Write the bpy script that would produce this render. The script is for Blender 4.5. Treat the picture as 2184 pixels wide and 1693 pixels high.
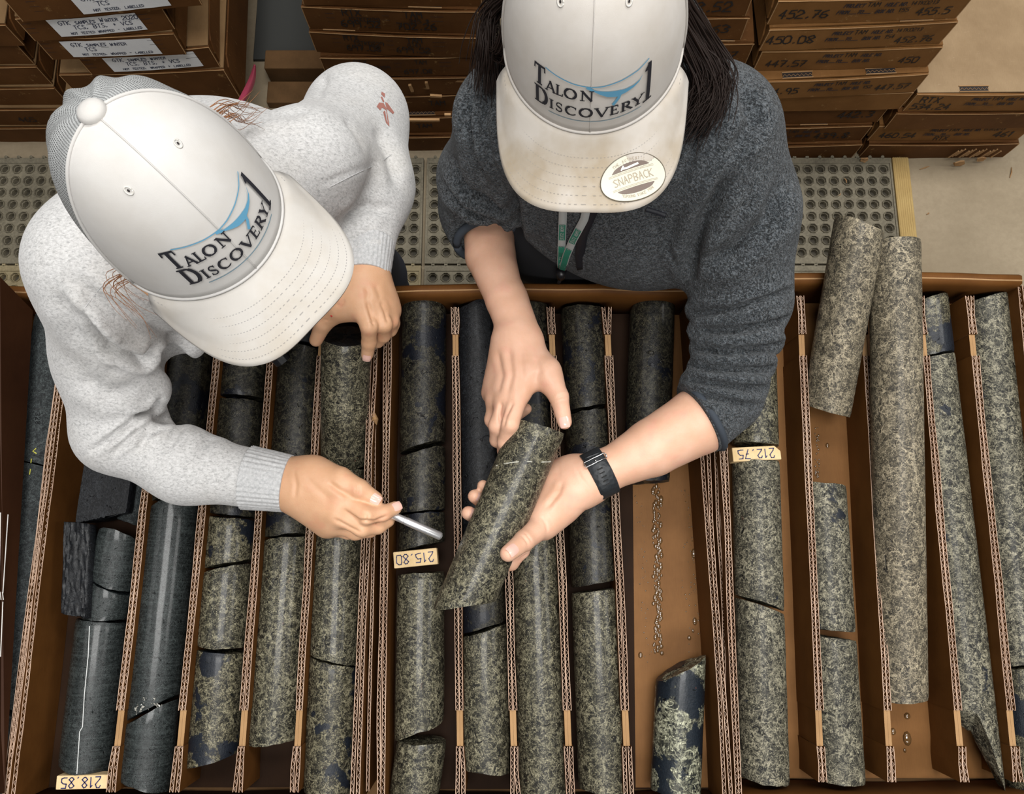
import bpy, bmesh, math, random
import numpy as np
from mathutils import Vector, Matrix

S = bpy.context.scene
for o in list(bpy.data.objects):
    bpy.data.objects.remove(o, do_unlink=True)
C = S.collection

# ------------------------------------------------------------------ camera, world, lights, exposure
FPX, TILT, CAMH = 1700.0, math.radians(11.76), 2.14
cam = bpy.data.objects.new('camera', bpy.data.cameras.new('camera'))
C.objects.link(cam)
cam.data.sensor_fit = 'HORIZONTAL'
cam.data.sensor_width = 36.0
cam.data.lens = 36.0 * FPX / 2184.0
cam.data.clip_start = 0.02
cam.location = (0, 0, CAMH)
cam.rotation_euler = (TILT, 0, 0)
S.camera = cam

W = bpy.data.worlds.new('warehouse_air')
S.world = W
W.use_nodes = True
W.node_tree.nodes['Background'].inputs[0].default_value = (0.93, 0.96, 1.0, 1)
W.node_tree.nodes['Background'].inputs[1].default_value = 0.02


def overhead_light(x, y, z, sx, sy, watts, col=(1.0, 0.985, 0.96)):
    l = bpy.data.lights.new('overhead_light', 'AREA')
    l.shape = 'RECTANGLE'
    l.size, l.size_y = sx, sy
    l.energy = watts
    l.color = col
    o = bpy.data.objects.new('overhead_light', l)
    C.objects.link(o)
    o.location = (x, y, z)
    return o


overhead_light(0.1, -0.12, 4.65, 1.7, 1.0, 72)
overhead_light(0.3, -2.7, 4.65, 2.4, 1.0, 95)  # added unseen front lamp that brightens the cap panels and stack fronts
overhead_light(-3.7, -0.12, 4.65, 2.4, 1.0, 14)
overhead_light(4.4, -0.12, 4.65, 2.4, 1.0, 46)
overhead_light(-2.6, 1.9, 4.65, 2.4, 1.0, 24)
overhead_light(0.6, 1.9, 4.65, 2.4, 1.0, 80)
overhead_light(3.6, 1.9, 4.65, 2.4, 1.0, 62)

S.view_settings.view_transform = 'Standard'
S.view_settings.look = 'None'
S.view_settings.exposure = 0.28
S.view_settings.gamma = 1.0
S.view_settings.use_curve_mapping = False

# ------------------------------------------------------------------ measuring helpers
_c, _s = math.cos(TILT), math.sin(TILT)


def P(px, py, z):
    """the place seen at photo position (px, py) when it lies at height z"""
    x = (px - 1092) / FPX
    y = -(py - 846.5) / FPX
    d = np.array([x, y * _c + _s, y * _s - _c])
    return np.array([0, 0, CAMH]) + d * ((z - CAMH) / d[2])


def pix(Q):
    Q = np.asarray(Q, float) - np.array([0, 0, CAMH])
    yc = Q[..., 1] * _c + Q[..., 2] * _s
    zc = -Q[..., 1] * _s + Q[..., 2] * _c
    return np.stack([1092 + FPX * Q[..., 0] / -zc, 846.5 - FPX * yc / -zc], -1)


rng = np.random.RandomState(7)
random.seed(7)


# ------------------------------------------------------------------ object helpers
def tag(o, label=None, cat=None, group=None, kind=None):
    if label: o['label'] = label
    if cat: o['category'] = cat
    if group: o['group'] = group
    if kind: o['kind'] = kind
    return o


def empty(name, loc=(0, 0, 0), label=None, cat=None, group=None, rz=0.0):
    o = bpy.data.objects.new(name, None)
    C.objects.link(o)
    o.location = loc
    o.rotation_euler = (0, 0, rz)
    o.empty_display_size = 0.05
    return tag(o, label, cat, group)


class MB:
    """collects shapes for one mesh"""
    def __init__(self):
        self.v, self.f, self.m = [], [], []

    def add(self, verts, faces, mi=0):
        b = len(self.v)
        self.v += [tuple(map(float, q)) for q in verts]
        self.f += [tuple(b + i for i in f) for f in faces]
        self.m += [mi] * len(faces)
        return self

    def box(self, lo, hi, mi=0, M=None):
        x0, y0, z0 = lo
        x1, y1, z1 = hi
        v = [(x0, y0, z0), (x1, y0, z0), (x1, y1, z0), (x0, y1, z0), (x0, y0, z1), (x1, y0, z1), (x1, y1, z1), (x0, y1, z1)]
        if M is not None:
            v = [tuple(M @ Vector(q)) for q in v]
        return self.add(v, [(0, 3, 2, 1), (4, 5, 6, 7), (0, 1, 5, 4), (1, 2, 6, 5), (2, 3, 7, 6), (3, 0, 4, 7)], mi)

    def hexa(self, b4, t4, mi=0):
        return self.add(list(b4) + list(t4), [(3, 2, 1, 0), (4, 5, 6, 7), (0, 1, 5, 4), (1, 2, 6, 5), (2, 3, 7, 6), (3, 0, 4, 7)], mi)

    def tube(self, pts, rad, n=8, mi=0, flat=1.0):
        pts = [np.array(p, float) for p in pts]
        m = len(pts)
        if not hasattr(rad, '__len__'): rad = [rad] * m
        up = np.array([0.13, 0.07, 1.0])
        vs, fs = [], []
        for i, p in enumerate(pts):
            t = pts[min(i + 1, m - 1)] - pts[max(i - 1, 0)]
            t = t / (np.linalg.norm(t) + 1e-9)
            a = np.cross(t, up)
            if np.linalg.norm(a) < 1e-3: a = np.cross(t, [1, 0, 0])
            a /= np.linalg.norm(a)
            b = np.cross(a, t)
            for k in range(n):
                w = 2 * math.pi * k / n
                vs.append(p + rad[i] * (a * math.cos(w) + flat * b * math.sin(w)))
        for i in range(m - 1):
            for k in range(n):
                k2 = (k + 1) % n
                fs.append((i * n + k, i * n + k2, (i + 1) * n + k2, (i + 1) * n + k))
        fs.append(tuple(range(n))[::-1])
        fs.append(tuple((m - 1) * n + k for k in range(n)))
        return self.add(vs, fs, mi)

    def build(self, name, mat, parent=None, smooth=False, local=True):
        me = bpy.data.meshes.new(name)
        me.from_pydata(self.v, [], self.f)
        mats = mat if isinstance(mat, (list, tuple)) else [mat]
        for q in mats: me.materials.append(q)
        if len(mats) > 1: me.polygons.foreach_set('material_index', self.m)
        if smooth: me.polygons.foreach_set('use_smooth', [True] * len(me.polygons))
        me.update()
        o = bpy.data.objects.new(name, me)
        C.objects.link(o)
        if parent is not None:
            o.parent = parent
            if not local:   # given in world coordinates
                o.matrix_parent_inverse = wm(parent).inverted()
        return o


def wm(o):
    m = o.matrix_basis.copy()
    if o.parent is not None:
        m = wm(o.parent) @ o.matrix_parent_inverse @ m
    return m


def bevel(o, w, seg=2):
    b = o.modifiers.new('bevel', 'BEVEL')
    b.width = w
    b.segments = seg
    b.limit_method = 'ANGLE'
    return o


# ------------------------------------------------------------------ materials
class NT:
    def __init__(self, name):
        self.m = bpy.data.materials.new(name)
        self.m.use_nodes = True
        self.t = self.m.node_tree
        self.b = self.t.nodes['Principled BSDF']
        self.tc = self.n('ShaderNodeTexCoord')

    def n(self, kind, **kw):
        q = self.t.nodes.new(kind)
        for k, v in kw.items():
            setattr(q, k, v)
        return q

    def L(self, a, b):
        self.t.links.new(a, b)

    def set(self, **kw):
        names = dict(col='Base Color', rough='Roughness', metal='Metallic', coat='Coat Weight', coatr='Coat Roughness',
                     sheen='Sheen Weight', sheenr='Sheen Roughness', sss='Subsurface Weight', spec='Specular IOR Level', trans='Transmission Weight', ior='IOR', alpha='Alpha')
        for k, v in kw.items():
            if k == 'col' and len(v) == 3: v = (*v, 1)
            self.b.inputs[names[k]].default_value = v
        return self

    def map(self, scale=(1, 1, 1), coord='Object', rand=False):
        mp = self.n('ShaderNodeMapping')
        mp.inputs['Scale'].default_value = scale if hasattr(scale, '__len__') else (scale,) * 3
        self.L(self.tc.outputs[coord], mp.inputs['Vector'])
        if rand:
            oi = self.n('ShaderNodeObjectInfo')
            ma = self.n('ShaderNodeMath', operation='MULTIPLY')
            ma.inputs[1].default_value = 37.0
            self.L(oi.outputs['Random'], ma.inputs[0])
            self.L(ma.outputs[0], mp.inputs['Location'])
        return mp.outputs[0]

    def noise(self, vec, scale, detail=4, rough=0.6, dist=0.0):
        q = self.n('ShaderNodeTexNoise')
        q.inputs['Scale'].default_value = scale
        q.inputs['Detail'].default_value = detail
        q.inputs['Roughness'].default_value = rough
        q.inputs['Distortion'].default_value = dist
        self.L(vec, q.inputs['Vector'])
        return q.outputs['Fac']

    def voro(self, vec, scale, feature='F1', rnd=1.0):
        q = self.n('ShaderNodeTexVoronoi', feature=feature)
        q.inputs['Scale'].default_value = scale
        q.inputs['Randomness'].default_value = rnd
        self.L(vec, q.inputs['Vector'])
        return q.outputs['Distance']

    def ramp(self, fac, stops, interp='LINEAR'):
        r = self.n('ShaderNodeValToRGB')
        r.color_ramp.interpolation = interp
        e = r.color_ramp.elements
        while len(e) < len(stops): e.new(0.5)
        for q, (p, c) in zip(e, stops):
            q.position = p
            q.color = (*c, 1) if hasattr(c, '__len__') else (c, c, c, 1)
        self.L(fac, r.inputs[0])
        return r.outputs[0]

    def mix(self, fac, a, b, blend='MIX'):
        q = self.n('ShaderNodeMix', data_type='RGBA', blend_type=blend)
        for sock, val in ((q.inputs[0], fac), (q.inputs[6], a), (q.inputs[7], b)):
            if isinstance(val, bpy.types.NodeSocket):
                self.L(val, sock)
            elif hasattr(val, '__len__'):
                sock.default_value = (*val, 1)
            else:
                sock.default_value = val
        return q.outputs[2]

    def math(self, op, a, b=0.0):
        q = self.n('ShaderNodeMath', operation=op)
        for sock, val in zip(q.inputs, (a, b)):
            if isinstance(val, bpy.types.NodeSocket): self.L(val, sock)
            else: sock.default_value = val
        return q.outputs[0]

    def col(self, s):
        self.L(s, self.b.inputs['Base Color'])
        return self

    def rough(self, s):
        self.L(s, self.b.inputs['Roughness'])
        return self

    def bump(self, h, strength=0.3, dist=0.002):
        q = self.n('ShaderNodeBump')
        q.inputs['Strength'].default_value = strength
        q.inputs['Distance'].default_value = dist
        self.L(h, q.inputs['Height'])
        self.L(q.outputs[0], self.b.inputs['Normal'])
        return self


def plain(name, col, rough=0.6, **kw):
    return NT(name).set(col=col, rough=rough, **kw).m


def card(name, dark, light, rough=0.5, coat=0.0, scale=9, scuff=0.0, scuffcol=(0.5, 0.36, 0.2)):
    t = NT(name)
    v = t.map(1, rand=True)
    a = t.noise(v, scale, 5, 0.65)
    c = t.ramp(a, [(0.3, dark), (0.7, light)])
    fib = t.noise(t.map((900, 60, 900), rand=True), 1, 2)
    c = t.mix(0.25, c, t.ramp(fib, [(0.3, tuple(x * 0.7 for x in light)), (0.7, light)]))
    if scuff:
        s = t.noise(t.map((30, 220, 30), rand=True), 1, 6, 0.75)
        s = t.ramp(s, [(0.66 - 0.1 * scuff, 0.0), (0.72, 1.0)])
        c = t.mix(t.math('MULTIPLY', s, 0.75), c, scuffcol)
    t.col(c)
    t.set(rough=max(rough, 0.6), coat=coat * 0.3, coatr=0.3, spec=0.12)
    t.bump(fib, 0.12, 0.0006)
    return t.m


def rock(name, light, mid, dark, patch=0.0, patchcol=(0.012, 0.016, 0.022), veins=0.0, rough=(0.30, 0.52), coat=0.18, grain=1.0, band=0.0, red=0.0):
    t = NT(name)
    v = t.map(1, rand=True)
    big = t.noise(v, 28, 4, 0.6, 0.4)
    med = t.noise(v, 150 * grain, 5, 0.7, 0.8)
    fine = t.noise(v, 620 * grain, 3, 0.6)
    base = t.ramp(med, [(0.41, dark), (0.50, mid), (0.60, light)])
    base = t.mix(t.ramp(big, [(0.40, 0.6), (0.60, 0.0)]), base, tuple(x * 0.45 for x in mid))
    sp = t.ramp(fine, [(0.38, 0.0), (0.47, 1.0)])
    base = t.mix(sp, dark, base)
    gl = t.ramp(fine, [(0.62, 0.0), (0.70, 1.0)])
    base = t.mix(t.math('MULTIPLY', gl, 0.7), base, tuple(min(1, x * 2.3) for x in light))
    if veins:
        warp = t.n('ShaderNodeTexNoise'); warp.inputs['Scale'].default_value = 60; warp.inputs['Detail'].default_value = 4
        t.L(v, warp.inputs['Vector'])
        wa = t.n('ShaderNodeVectorMath', operation='MULTIPLY_ADD'); wa.inputs[1].default_value = (0.022, 0.022, 0.022)
        t.L(warp.outputs['Color'], wa.inputs[0]); t.L(v, wa.inputs[2])
        ve = t.voro(wa.outputs[0], 62, 'DISTANCE_TO_EDGE')
        vm = t.ramp(ve, [(0.0, 1.0), (0.05, 0.0)])
        vm = t.math('MULTIPLY', vm, t.ramp(t.noise(v, 26, 3), [(0.46, 0.0), (0.62, veins)]))
        base = t.mix(vm, base, tuple(min(1, x * 1.75) for x in light))
    # wiggly pale and black hairlines through the ground mass
    for sc_, col_, amt in ((75, tuple(min(1, x * 1.7) for x in light), 0.55), (58, tuple(x * 0.3 for x in dark), 0.75)):
        wl_ = t.noise(v, sc_ * grain, 3, 0.55, 0.6)
        ab = t.math('ABSOLUTE', t.math('SUBTRACT', wl_, 0.5))
        lm_ = t.ramp(ab, [(0.0, amt), (0.016, 0.0)])
        base = t.mix(lm_, base, col_)
    if patch:
        pn = t.noise(v, 17, 5, 0.62, 0.3)
        pm = t.ramp(pn, [(patch, 1.0), (patch + 0.022, 0.0)])
        pc = t.mix(t.ramp(t.noise(v, 500, 2), [(0.3, 0.0), (0.75, 0.5)]), patchcol, tuple(x * 2.6 for x in patchcol))
        base = t.mix(pm, base, pc)
    if band:
        bn = t.noise(t.map((18, 18, 420), rand=True), 1, 3, 0.7)
        base = t.mix(t.ramp(bn, [(0.45, 0.0), (0.75, band)]), base, tuple(x * 1.9 for x in light))
    if red:
        rn = t.noise(v, 55, 3, 0.7)
        base = t.mix(t.ramp(rn, [(0.68, 0.0), (0.74, red)]), base, (0.20, 0.055, 0.03))
    pit = t.ramp(t.noise(v, 95 * grain, 2, 0.5, 1.5), [(0.26, 0.0), (0.33, 1.0)])
    base = t.mix(pit, tuple(x * 0.4 for x in dark), base)
    t.col(base)
    t.rough(t.ramp(med, [(0.3, rough[1]), (0.7, rough[0])]))
    t.set(coat=coat, coatr=0.14, spec=0.3)
    h = t.math('ADD', t.math('MULTIPLY', med, 0.5), t.math('ADD', t.math('MULTIPLY', fine, 0.35), t.math('MULTIPLY', pit, 0.9)))
    t.bump(h, 0.55, 0.002)
    return t.m


M = {}
M['board'] = card('waxed_board', (0.075, 0.027, 0.006), (0.150, 0.060, 0.014), 0.55, 0.04)
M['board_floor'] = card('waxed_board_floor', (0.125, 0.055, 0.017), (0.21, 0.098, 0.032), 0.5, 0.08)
M['board_wet_shade'] = card('wet_shaded_board', (0.010, 0.004, 0.0015), (0.022, 0.009, 0.003), 0.7, 0.0)  # wet cardboard, darkened further to carry the shade between cores and dividers
M['board_tan'] = card('raw_board', (0.27, 0.15, 0.065), (0.42, 0.255, 0.125), 0.8)
M['flute'] = card('flute_edge', (0.36, 0.22, 0.15), (0.60, 0.43, 0.32), 0.85)
M['board_old'] = card('old_board', (0.062, 0.024, 0.007), (0.125, 0.052, 0.016), 0.6, 0.0, 7, 0.5, (0.36, 0.22, 0.09))
M['board_dusty'] = card('dusty_board', (0.22, 0.145, 0.078), (0.36, 0.255, 0.15), 0.85, 0.0, 6, 0.3, (0.45, 0.34, 0.22))
M['board_warm'] = card('warm_board', (0.125, 0.054, 0.015), (0.225, 0.108, 0.036), 0.65, 0.0, 7, 0.4, (0.46, 0.30, 0.14))
M['board_lid'] = card('lid_board', (0.14, 0.078, 0.034), (0.23, 0.14, 0.066), 0.75, 0.0, 7, 0.2, (0.45, 0.32, 0.17))
M['dark_flap'] = card('dark_flap', (0.026, 0.009, 0.004), (0.048, 0.018, 0.007), 0.5, 0.05)
M['ink'] = plain('marker_ink', (0.012, 0.008, 0.008), 0.7)
M['print'] = plain('printed_ink', (0.022, 0.016, 0.022), 0.8)
M['blueink'] = plain('blue_ink', (0.010, 0.014, 0.10), 0.5)
M['penink'] = plain('pen_ink', (0.04, 0.05, 0.09), 0.6)
M['paper'] = card('label_paper', (0.66, 0.67, 0.69), (0.78, 0.79, 0.81), 0.6)
M['wood'] = card('block_wood', (0.58, 0.40, 0.19), (0.76, 0.58, 0.34), 0.7, 0.0, 30)
M['strip_wood'] = card('strip_wood', (0.34, 0.22, 0.08), (0.48, 0.34, 0.14), 0.75, 0.0, 14)
M['lumber'] = card('lumber', (0.09, 0.05, 0.022), (0.17, 0.092, 0.04), 0.85, 0.0, 14)

M['sulph'] = rock('sulphide_core', (0.215, 0.197, 0.130), (0.060, 0.055, 0.036), (0.007, 0.007, 0.006), 0.0, veins=0.35, red=0.2)
M['sulph_dry'] = rock('sulphide_core_dry', (0.265, 0.243, 0.172), (0.085, 0.079, 0.055), (0.010, 0.010, 0.009), 0.33, (0.008, 0.010, 0.014), veins=0.45, rough=(0.42, 0.65), coat=0.06, red=0.12)
M['sulph_vein'] = rock('sulphide_core_veined', (0.30, 0.255, 0.175), (0.145, 0.122, 0.082), (0.035, 0.031, 0.024), 0.0, veins=0.7, rough=(0.42, 0.65), coat=0.06)
M['mixed'] = rock('mixed_core', (0.210, 0.190, 0.122), (0.062, 0.056, 0.036), (0.007, 0.007, 0.006), 0.45, (0.007, 0.009, 0.013), veins=0.4, red=0.12)
M['mottled'] = rock('mottled_core', (0.38, 0.38, 0.27), (0.12, 0.12, 0.084), (0.007, 0.009, 0.010), 0.44, (0.006, 0.009, 0.013), grain=0.55, red=0.25)
M['gabbro'] = rock('gabbro_core', (0.042, 0.050, 0.049), (0.022, 0.027, 0.027), (0.008, 0.010, 0.010), rough=(0.22, 0.34), coat=0.3, band=0.35, grain=1.6)
M['gabbro_dry'] = rock('gabbro_core_dry', (0.050, 0.060, 0.060), (0.026, 0.032, 0.033), (0.010, 0.012, 0.013), rough=(0.6, 0.8), coat=0.0, grain=1.3)
M['dark'] = rock('dark_core', (0.064, 0.058, 0.038), (0.023, 0.021, 0.015), (0.004, 0.004, 0.004), 0.42, (0.004, 0.005, 0.008), veins=0.25, coat=0.08)
M['black'] = rock('black_core', (0.016, 0.018, 0.021), (0.008, 0.009, 0.011), (0.003, 0.0035, 0.005), rough=(0.35, 0.6), coat=0.04)
M['blueend'] = rock('blue_break', (0.13, 0.22, 0.34), (0.05, 0.10, 0.17), (0.012, 0.02, 0.035), rough=(0.4, 0.6), coat=0.0)


# ------------------------------------------------------------------ writing (single stroke letters drawn as flat ribbons)
FONT = {
 '0': ['30 10 02 08 1A 3A 5A 68 62 50 30'.replace('5A', '4A').replace('50', '50')], '1': ['18 3A 30'], '2': ['08 1A 4A 67 30 00 60'.replace('30 00', '12 00')],
 '3': ['09 2A 59 67 35 25', '35 63 51 20 01'], '4': ['4A 03 63', '4A 40'], '5': ['6A 1A 06 46 64 61 30 00'], '6': ['5A 17 02 20 50 63 45 14'],
 '7': ['0A 6A 20', '25 55'], '8': ['35 08 2A 4A 68 35 02 20 40 62 35'], '9': ['66 25 07 1A 4A 67 50'], '.': ['20 31'], ',': ['21 00'], '-': ['15 55'], '+': ['15 55', '38 32'],
 '#': ['20 2A', '40 4A', '03 63', '07 67'], '_': ['00 60'], '/': ['00 6A'],
 'A': ['00 3A 60', '14 54'], 'B': ['00 0A 4A 67 35 05', '35 63 40 00'], 'C': ['69 3A 07 03 30 61'], 'D': ['00 0A 3A 67 63 30 00'], 'E': ['6A 0A 00 60', '05 45'],
 'F': ['6A 0A 00', '05 45'], 'G': ['69 3A 07 03 30 61 65 35'], 'H': ['00 0A', '60 6A', '05 65'], 'I': ['30 3A'], 'J': ['6A 62 30 02'], 'K': ['00 0A', '6A 05 60'],
 'L': ['0A 00 60'], 'M': ['00 0A 35 6A 60'], 'N': ['00 0A 60 6A'], 'O': ['30 02 08 3A 68 62 30'], 'P': ['00 0A 4A 67 45 05'], 'Q': ['30 02 08 3A 68 62 30', '42 60'],
 'R': ['00 0A 4A 67 45 05', '35 60'], 'S': ['69 3A 08 26 44 62 30 01'], 'T': ['0A 6A', '3A 30'], 'U': ['0A 02 30 62 6A'], 'V': ['0A 30 6A'], 'W': ['0A 10 37 50 6A'],
 'X': ['0A 60', '00 6A'], 'Y': ['0A 35 6A', '35 30'], 'Z': ['0A 6A 00 60'], ' ': [],
}


def _pt(s):
    return (int(s[0], 16) / 10.0, int(s[1], 16) / 10.0)


def ribbon(pts, w, wob=0.0):
    """flat ribbon quads in 2-D along a polyline"""
    out = []
    pts = [np.array(p, float) for p in pts]
    for a, b in zip(pts[:-1], pts[1:]):
        d = b - a
        L = np.linalg.norm(d)
        if L < 1e-9: continue
        d = d / L
        n = np.array([-d[1], d[0]]) * w / 2
        e = d * w * 0.35
        out.append([a - e - n, b + e - n, b + e + n, a - e + n])
    return out


def text2d(txt, u, v, h, w=None, gap=0.28, slant=0.0, wob=0.03, aspect=1.0, seed=1):
    r = random.Random(seed)
    w = w or h * 0.13
    q = []
    x = u
    for ch in txt:
        hh = h
        if ch.islower():
            hh = h * 0.72
            ch = ch.upper()
        for st in FONT.get(ch, []):
            pts = []
            for s in st.split():
                px, py = _pt(s)
                px += r.uniform(-wob, wob)
                py += r.uniform(-wob, wob)
                pts.append((x + (px * aspect + py * slant) * hh, v + py * hh))
            q += ribbon(pts, w)
        x += hh * aspect * ((0.6 if ch not in '1I.,' else 0.42) + gap)
    return q, x


def quads_on_plane(mb, quads, origin, U, V, N, off=0.0006):
    origin, U, V, N = (np.array(a, float) for a in (origin, U, V, N))
    for i, qd in enumerate(quads):
        mb.add([origin + U * p[0] + V * p[1] + N * (off + 0.00002 * (i % 5)) for p in qd], [(0, 1, 2, 3)])
    return mb


# ------------------------------------------------------------------ the setting
t = NT('concrete')
v = t.map(1)
a = t.noise(v, 3.2, 7, 0.62)
b = t.noise(v, 60, 4, 0.7)
c = t.ramp(a, [(0.3, (0.25, 0.195, 0.122)), (0.7, (0.37, 0.298, 0.20))])
c = t.mix(t.ramp(b, [(0.35, 0.0), (0.8, 0.5)]), c, (0.21, 0.16, 0.10))
t.col(c)
t.set(rough=0.75)
t.bump(b, 0.15, 0.002)
M['concrete'] = t.m
fl = MB().box((-3.2, -2.2, -0.06), (3.4, 4.2, 0.0)).build('floor', M['concrete'])
tag(fl, 'bare tan concrete warehouse floor', None, None, 'structure')
wall = MB().box((-3.2, 4.2, -0.06), (3.4, 4.3, 3.0)).build('wall_back', plain('wall_paint', (0.20, 0.20, 0.19), 0.8))
tag(wall, 'plain grey wall far behind the stacked boxes', None, None, 'structure')

# rubber mats: sheet with octagonal holes, raised octagonal lips
def matcol(name, c0, c1):
    t = NT(name)
    n1 = t.noise(t.map(1), 14, 5, 0.65)
    n2 = t.noise(t.map(1), 160, 3, 0.6)
    cc = t.mix(t.ramp(n2, [(0.4, 0.0), (0.8, 0.5)]), t.ramp(n1, [(0.3, c0), (0.7, c1)]), tuple(x * 1.5 for x in c1))
    t.col(cc)
    t.set(rough=0.75)
    t.bump(n2, 0.2, 0.001)
    return t.m


M['mat_grey'] = matcol('dusty_rubber', (0.095, 0.082, 0.055), (0.19, 0.166, 0.115))
M['mat_sand'] = matcol('sandy_rubber', (0.17, 0.135, 0.075), (0.27, 0.22, 0.125))


M['mat_hole_shade'] = matcol('rubber_hole_shade', (0.03, 0.025, 0.016), (0.06, 0.05, 0.032))  # dark tone painting the shade inside the mat holes


def rubber_mat(x0, y0, nx, ny, mat, label, pitch=0.0365, mx=0.010, my=0.016, tilex=12):
    zt = 0.020
    sheet, lips = MB(), MB()
    xs = []
    x = x0
    for i in range(nx):
        if i % tilex == 0: x += mx / 2
        xs.append(x)
        x += pitch
        if i % tilex == tilex - 1: x += mx / 2
    W_ = x - x0
    H_ = ny * pitch + 2 * my
    sheet.box((x0, y0, 0.0005), (x0 + W_, y0 + my, zt)); sheet.box((x0, y0 + H_ - my, 0.0005), (x0 + W_, y0 + H_, zt))
    gx = [x0] + [q for i in range(0, nx, tilex) for q in (xs[i], xs[min(i + tilex - 1, nx - 1)] + pitch)] + [x0 + W_]
    for a_, b_ in zip(gx[0::2], gx[1::2]):
        if b_ - a_ > 1e-5: sheet.box((a_, y0 + my, 0.0005), (b_, y0 + H_ - my, zt))
    ang = [math.pi / 8 + k * math.pi / 4 for k in range(8)]
    for i in range(nx):
        for j in range(ny):
            cx, cy = xs[i] + pitch / 2, y0 + my + (j + 0.5) * pitch
            h = pitch / 2
            ro, r1, r2 = 0.0158, 0.0132, 0.0108
            sq = [(h, h * math.tan(math.pi / 8)), (h * math.tan(math.pi / 8), h), (-h * math.tan(math.pi / 8), h), (-h, h * math.tan(math.pi / 8)), (-h, -h * math.tan(math.pi / 8)), (-h * math.tan(math.pi / 8), -h), (h * math.tan(math.pi / 8), -h), (h, -h * math.tan(math.pi / 8))]
            vs = [(cx + a_, cy + b_, zt - 0.003) for a_, b_ in sq]
            ring = lambda r, z: [(cx + r * math.cos(w), cy + r * math.sin(w), z) for w in ang]
            vs += ring(ro, zt - 0.003)
            fs = [(k, (k + 1) % 8, 8 + (k + 1) % 8, 8 + k) for k in range(8)]
            vs += [(cx + sx * h, cy + sy * h, zt - 0.003) for sx, sy in ((1, 1), (-1, 1), (-1, -1), (1, -1))]
            fs += [(1, 0, 16), (3, 2, 17), (5, 4, 18), (7, 6, 19)]
            sheet.add(vs, [f[::-1] for f in fs])
            vs = ring(ro, zt - 0.004) + ring(ro - 0.0012, zt + 0.001) + ring(r1, zt + 0.001) + ring(r1 - 0.001, zt - 0.006) + ring(r2, zt - 0.007) + ring(r2, 0.001)
            fs = []
            for l in range(5):
                fs += [(l * 8 + k, l * 8 + (k + 1) % 8, (l + 1) * 8 + (k + 1) % 8, (l + 1) * 8 + k) for k in range(8)]
            lips.add(vs, fs)
    root = empty('rubber_mat', (0, 0, 0), label, 'floor mat')
    MB().box((x0, y0, 0.0002), (x0 + W_, y0 + H_, 0.0012)).build('shade_backing', M['mat_hole_shade'], root)  # added dark backing, makes the holes look deep and shaded
    sheet.build('mat_sheet', mat, root)
    l = lips.build('hole_rims', mat, root)
    l['kind'] = 'stuff'
    # knobs along the far edge
    kb = MB()
    for i in range(0, nx, 1):
        kb.tube([(xs[i] + pitch / 2, y0 + H_ + 0.003, 0.0006), (xs[i] + pitch / 2, y0 + H_ + 0.003, zt)], [0.006, 0.005], 8)
    kb.build('edge_knobs', mat, root)['kind'] = 'stuff'
    return root


rubber_mat(-1.60, 0.825, 36, 8, M['mat_grey'], 'perforated rubber floor mat lying behind the person in the grey sweatshirt')
rubber_mat(-0.246, 0.825, 36, 8, M['mat_grey'], 'perforated rubber floor mat reaching from the centre to the pale wooden strip')
rubber_mat(-1.60, 0.495, 36, 8, M['mat_sand'], 'sandy perforated rubber mat at the far left, beside the dark lid flap')
rubber_mat(-0.246, 0.495, 36, 8, M['mat_grey'], 'perforated rubber mat tucked under the table edge behind the middle box')

st = MB().box((1.101, 0.42, 0.0), (1.148, 1.15, 0.022)).build('wooden_strip', M['strip_wood'])
bevel(st, 0.002)
tag(st, 'pale grooved wooden strip lying along the right edge of the mat', 'wood strip')
gv = MB()
for k in range(7):
    gv.box((1.104 + k * 0.006, 0.42, 0.0221), (1.1055 + k * 0.006, 1.15, 0.0226))
gv.build('groove_ridges', M['strip_wood'], st)

ds = MB().box((-0.775, 1.475, 0.0), (-0.52, 2.3, 0.012)).build('shade_sheet', plain('floor_shade', (0.045, 0.046, 0.042), 0.8))  # added sheet, its dark colour stands for the shade between the stacks
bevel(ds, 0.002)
tag(ds, 'added dark grey sheet standing in for the shade on the floor between the rear box stacks', 'sheet')
lb = MB().box((-0.72, 1.405, 0.0), (-0.50, 1.465, 0.070)).build('lumber_beam', M['lumber'])
bevel(lb, 0.003)
tag(lb, 'rough brown lumber beam on the floor between the two rear box stacks', 'beam')
lb2 = MB().box((-0.72, 1.32, 0.0), (-0.53, 1.39, 0.03)).build('lumber_board', M['lumber'])
bevel(lb2, 0.003)
tag(lb2, 'low dark board on the floor in front of the lumber beam', 'board')

# wood splinters on the floor and mat
for (px, py, ln, an, lab) in ((1978, 352, 0.030, 0.35, 'pale splinter on concrete right of the wooden strip'), (2163, 362, 0.034, 1.3, 'thin pale splinter on concrete near the right edge'),
                              (1803, 385, 0.016, 1.9, 'short wood chip standing in a mat hole'), (1790, 415, 0.014, 0.8, 'small curled wood chip on the mat behind the leaning core'), (1985, 450, 0.01, 0.7, 'tiny pale chip on bare concrete')):
    q = P(px, py, 0.018)
    dx, dy = math.cos(an) * ln / 2, math.sin(an) * ln / 2
    z = 0.018 if px < 1880 else 0.002
    o = MB().tube([q + (-dx, -dy, z - 0.018), q + (0.002, 0, z - 0.0165), q + (dx, dy, z - 0.018)], [0.0012, 0.0022, 0.0008], 5).build('wood_splinter', M['board_tan'])
    tag(o, lab, 'wood chip', 'splinters on the floor')

# ------------------------------------------------------------------ closed core boxes stacked on the floor
BW, BL, BH = 0.425, 0.66, 0.0795


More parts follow.
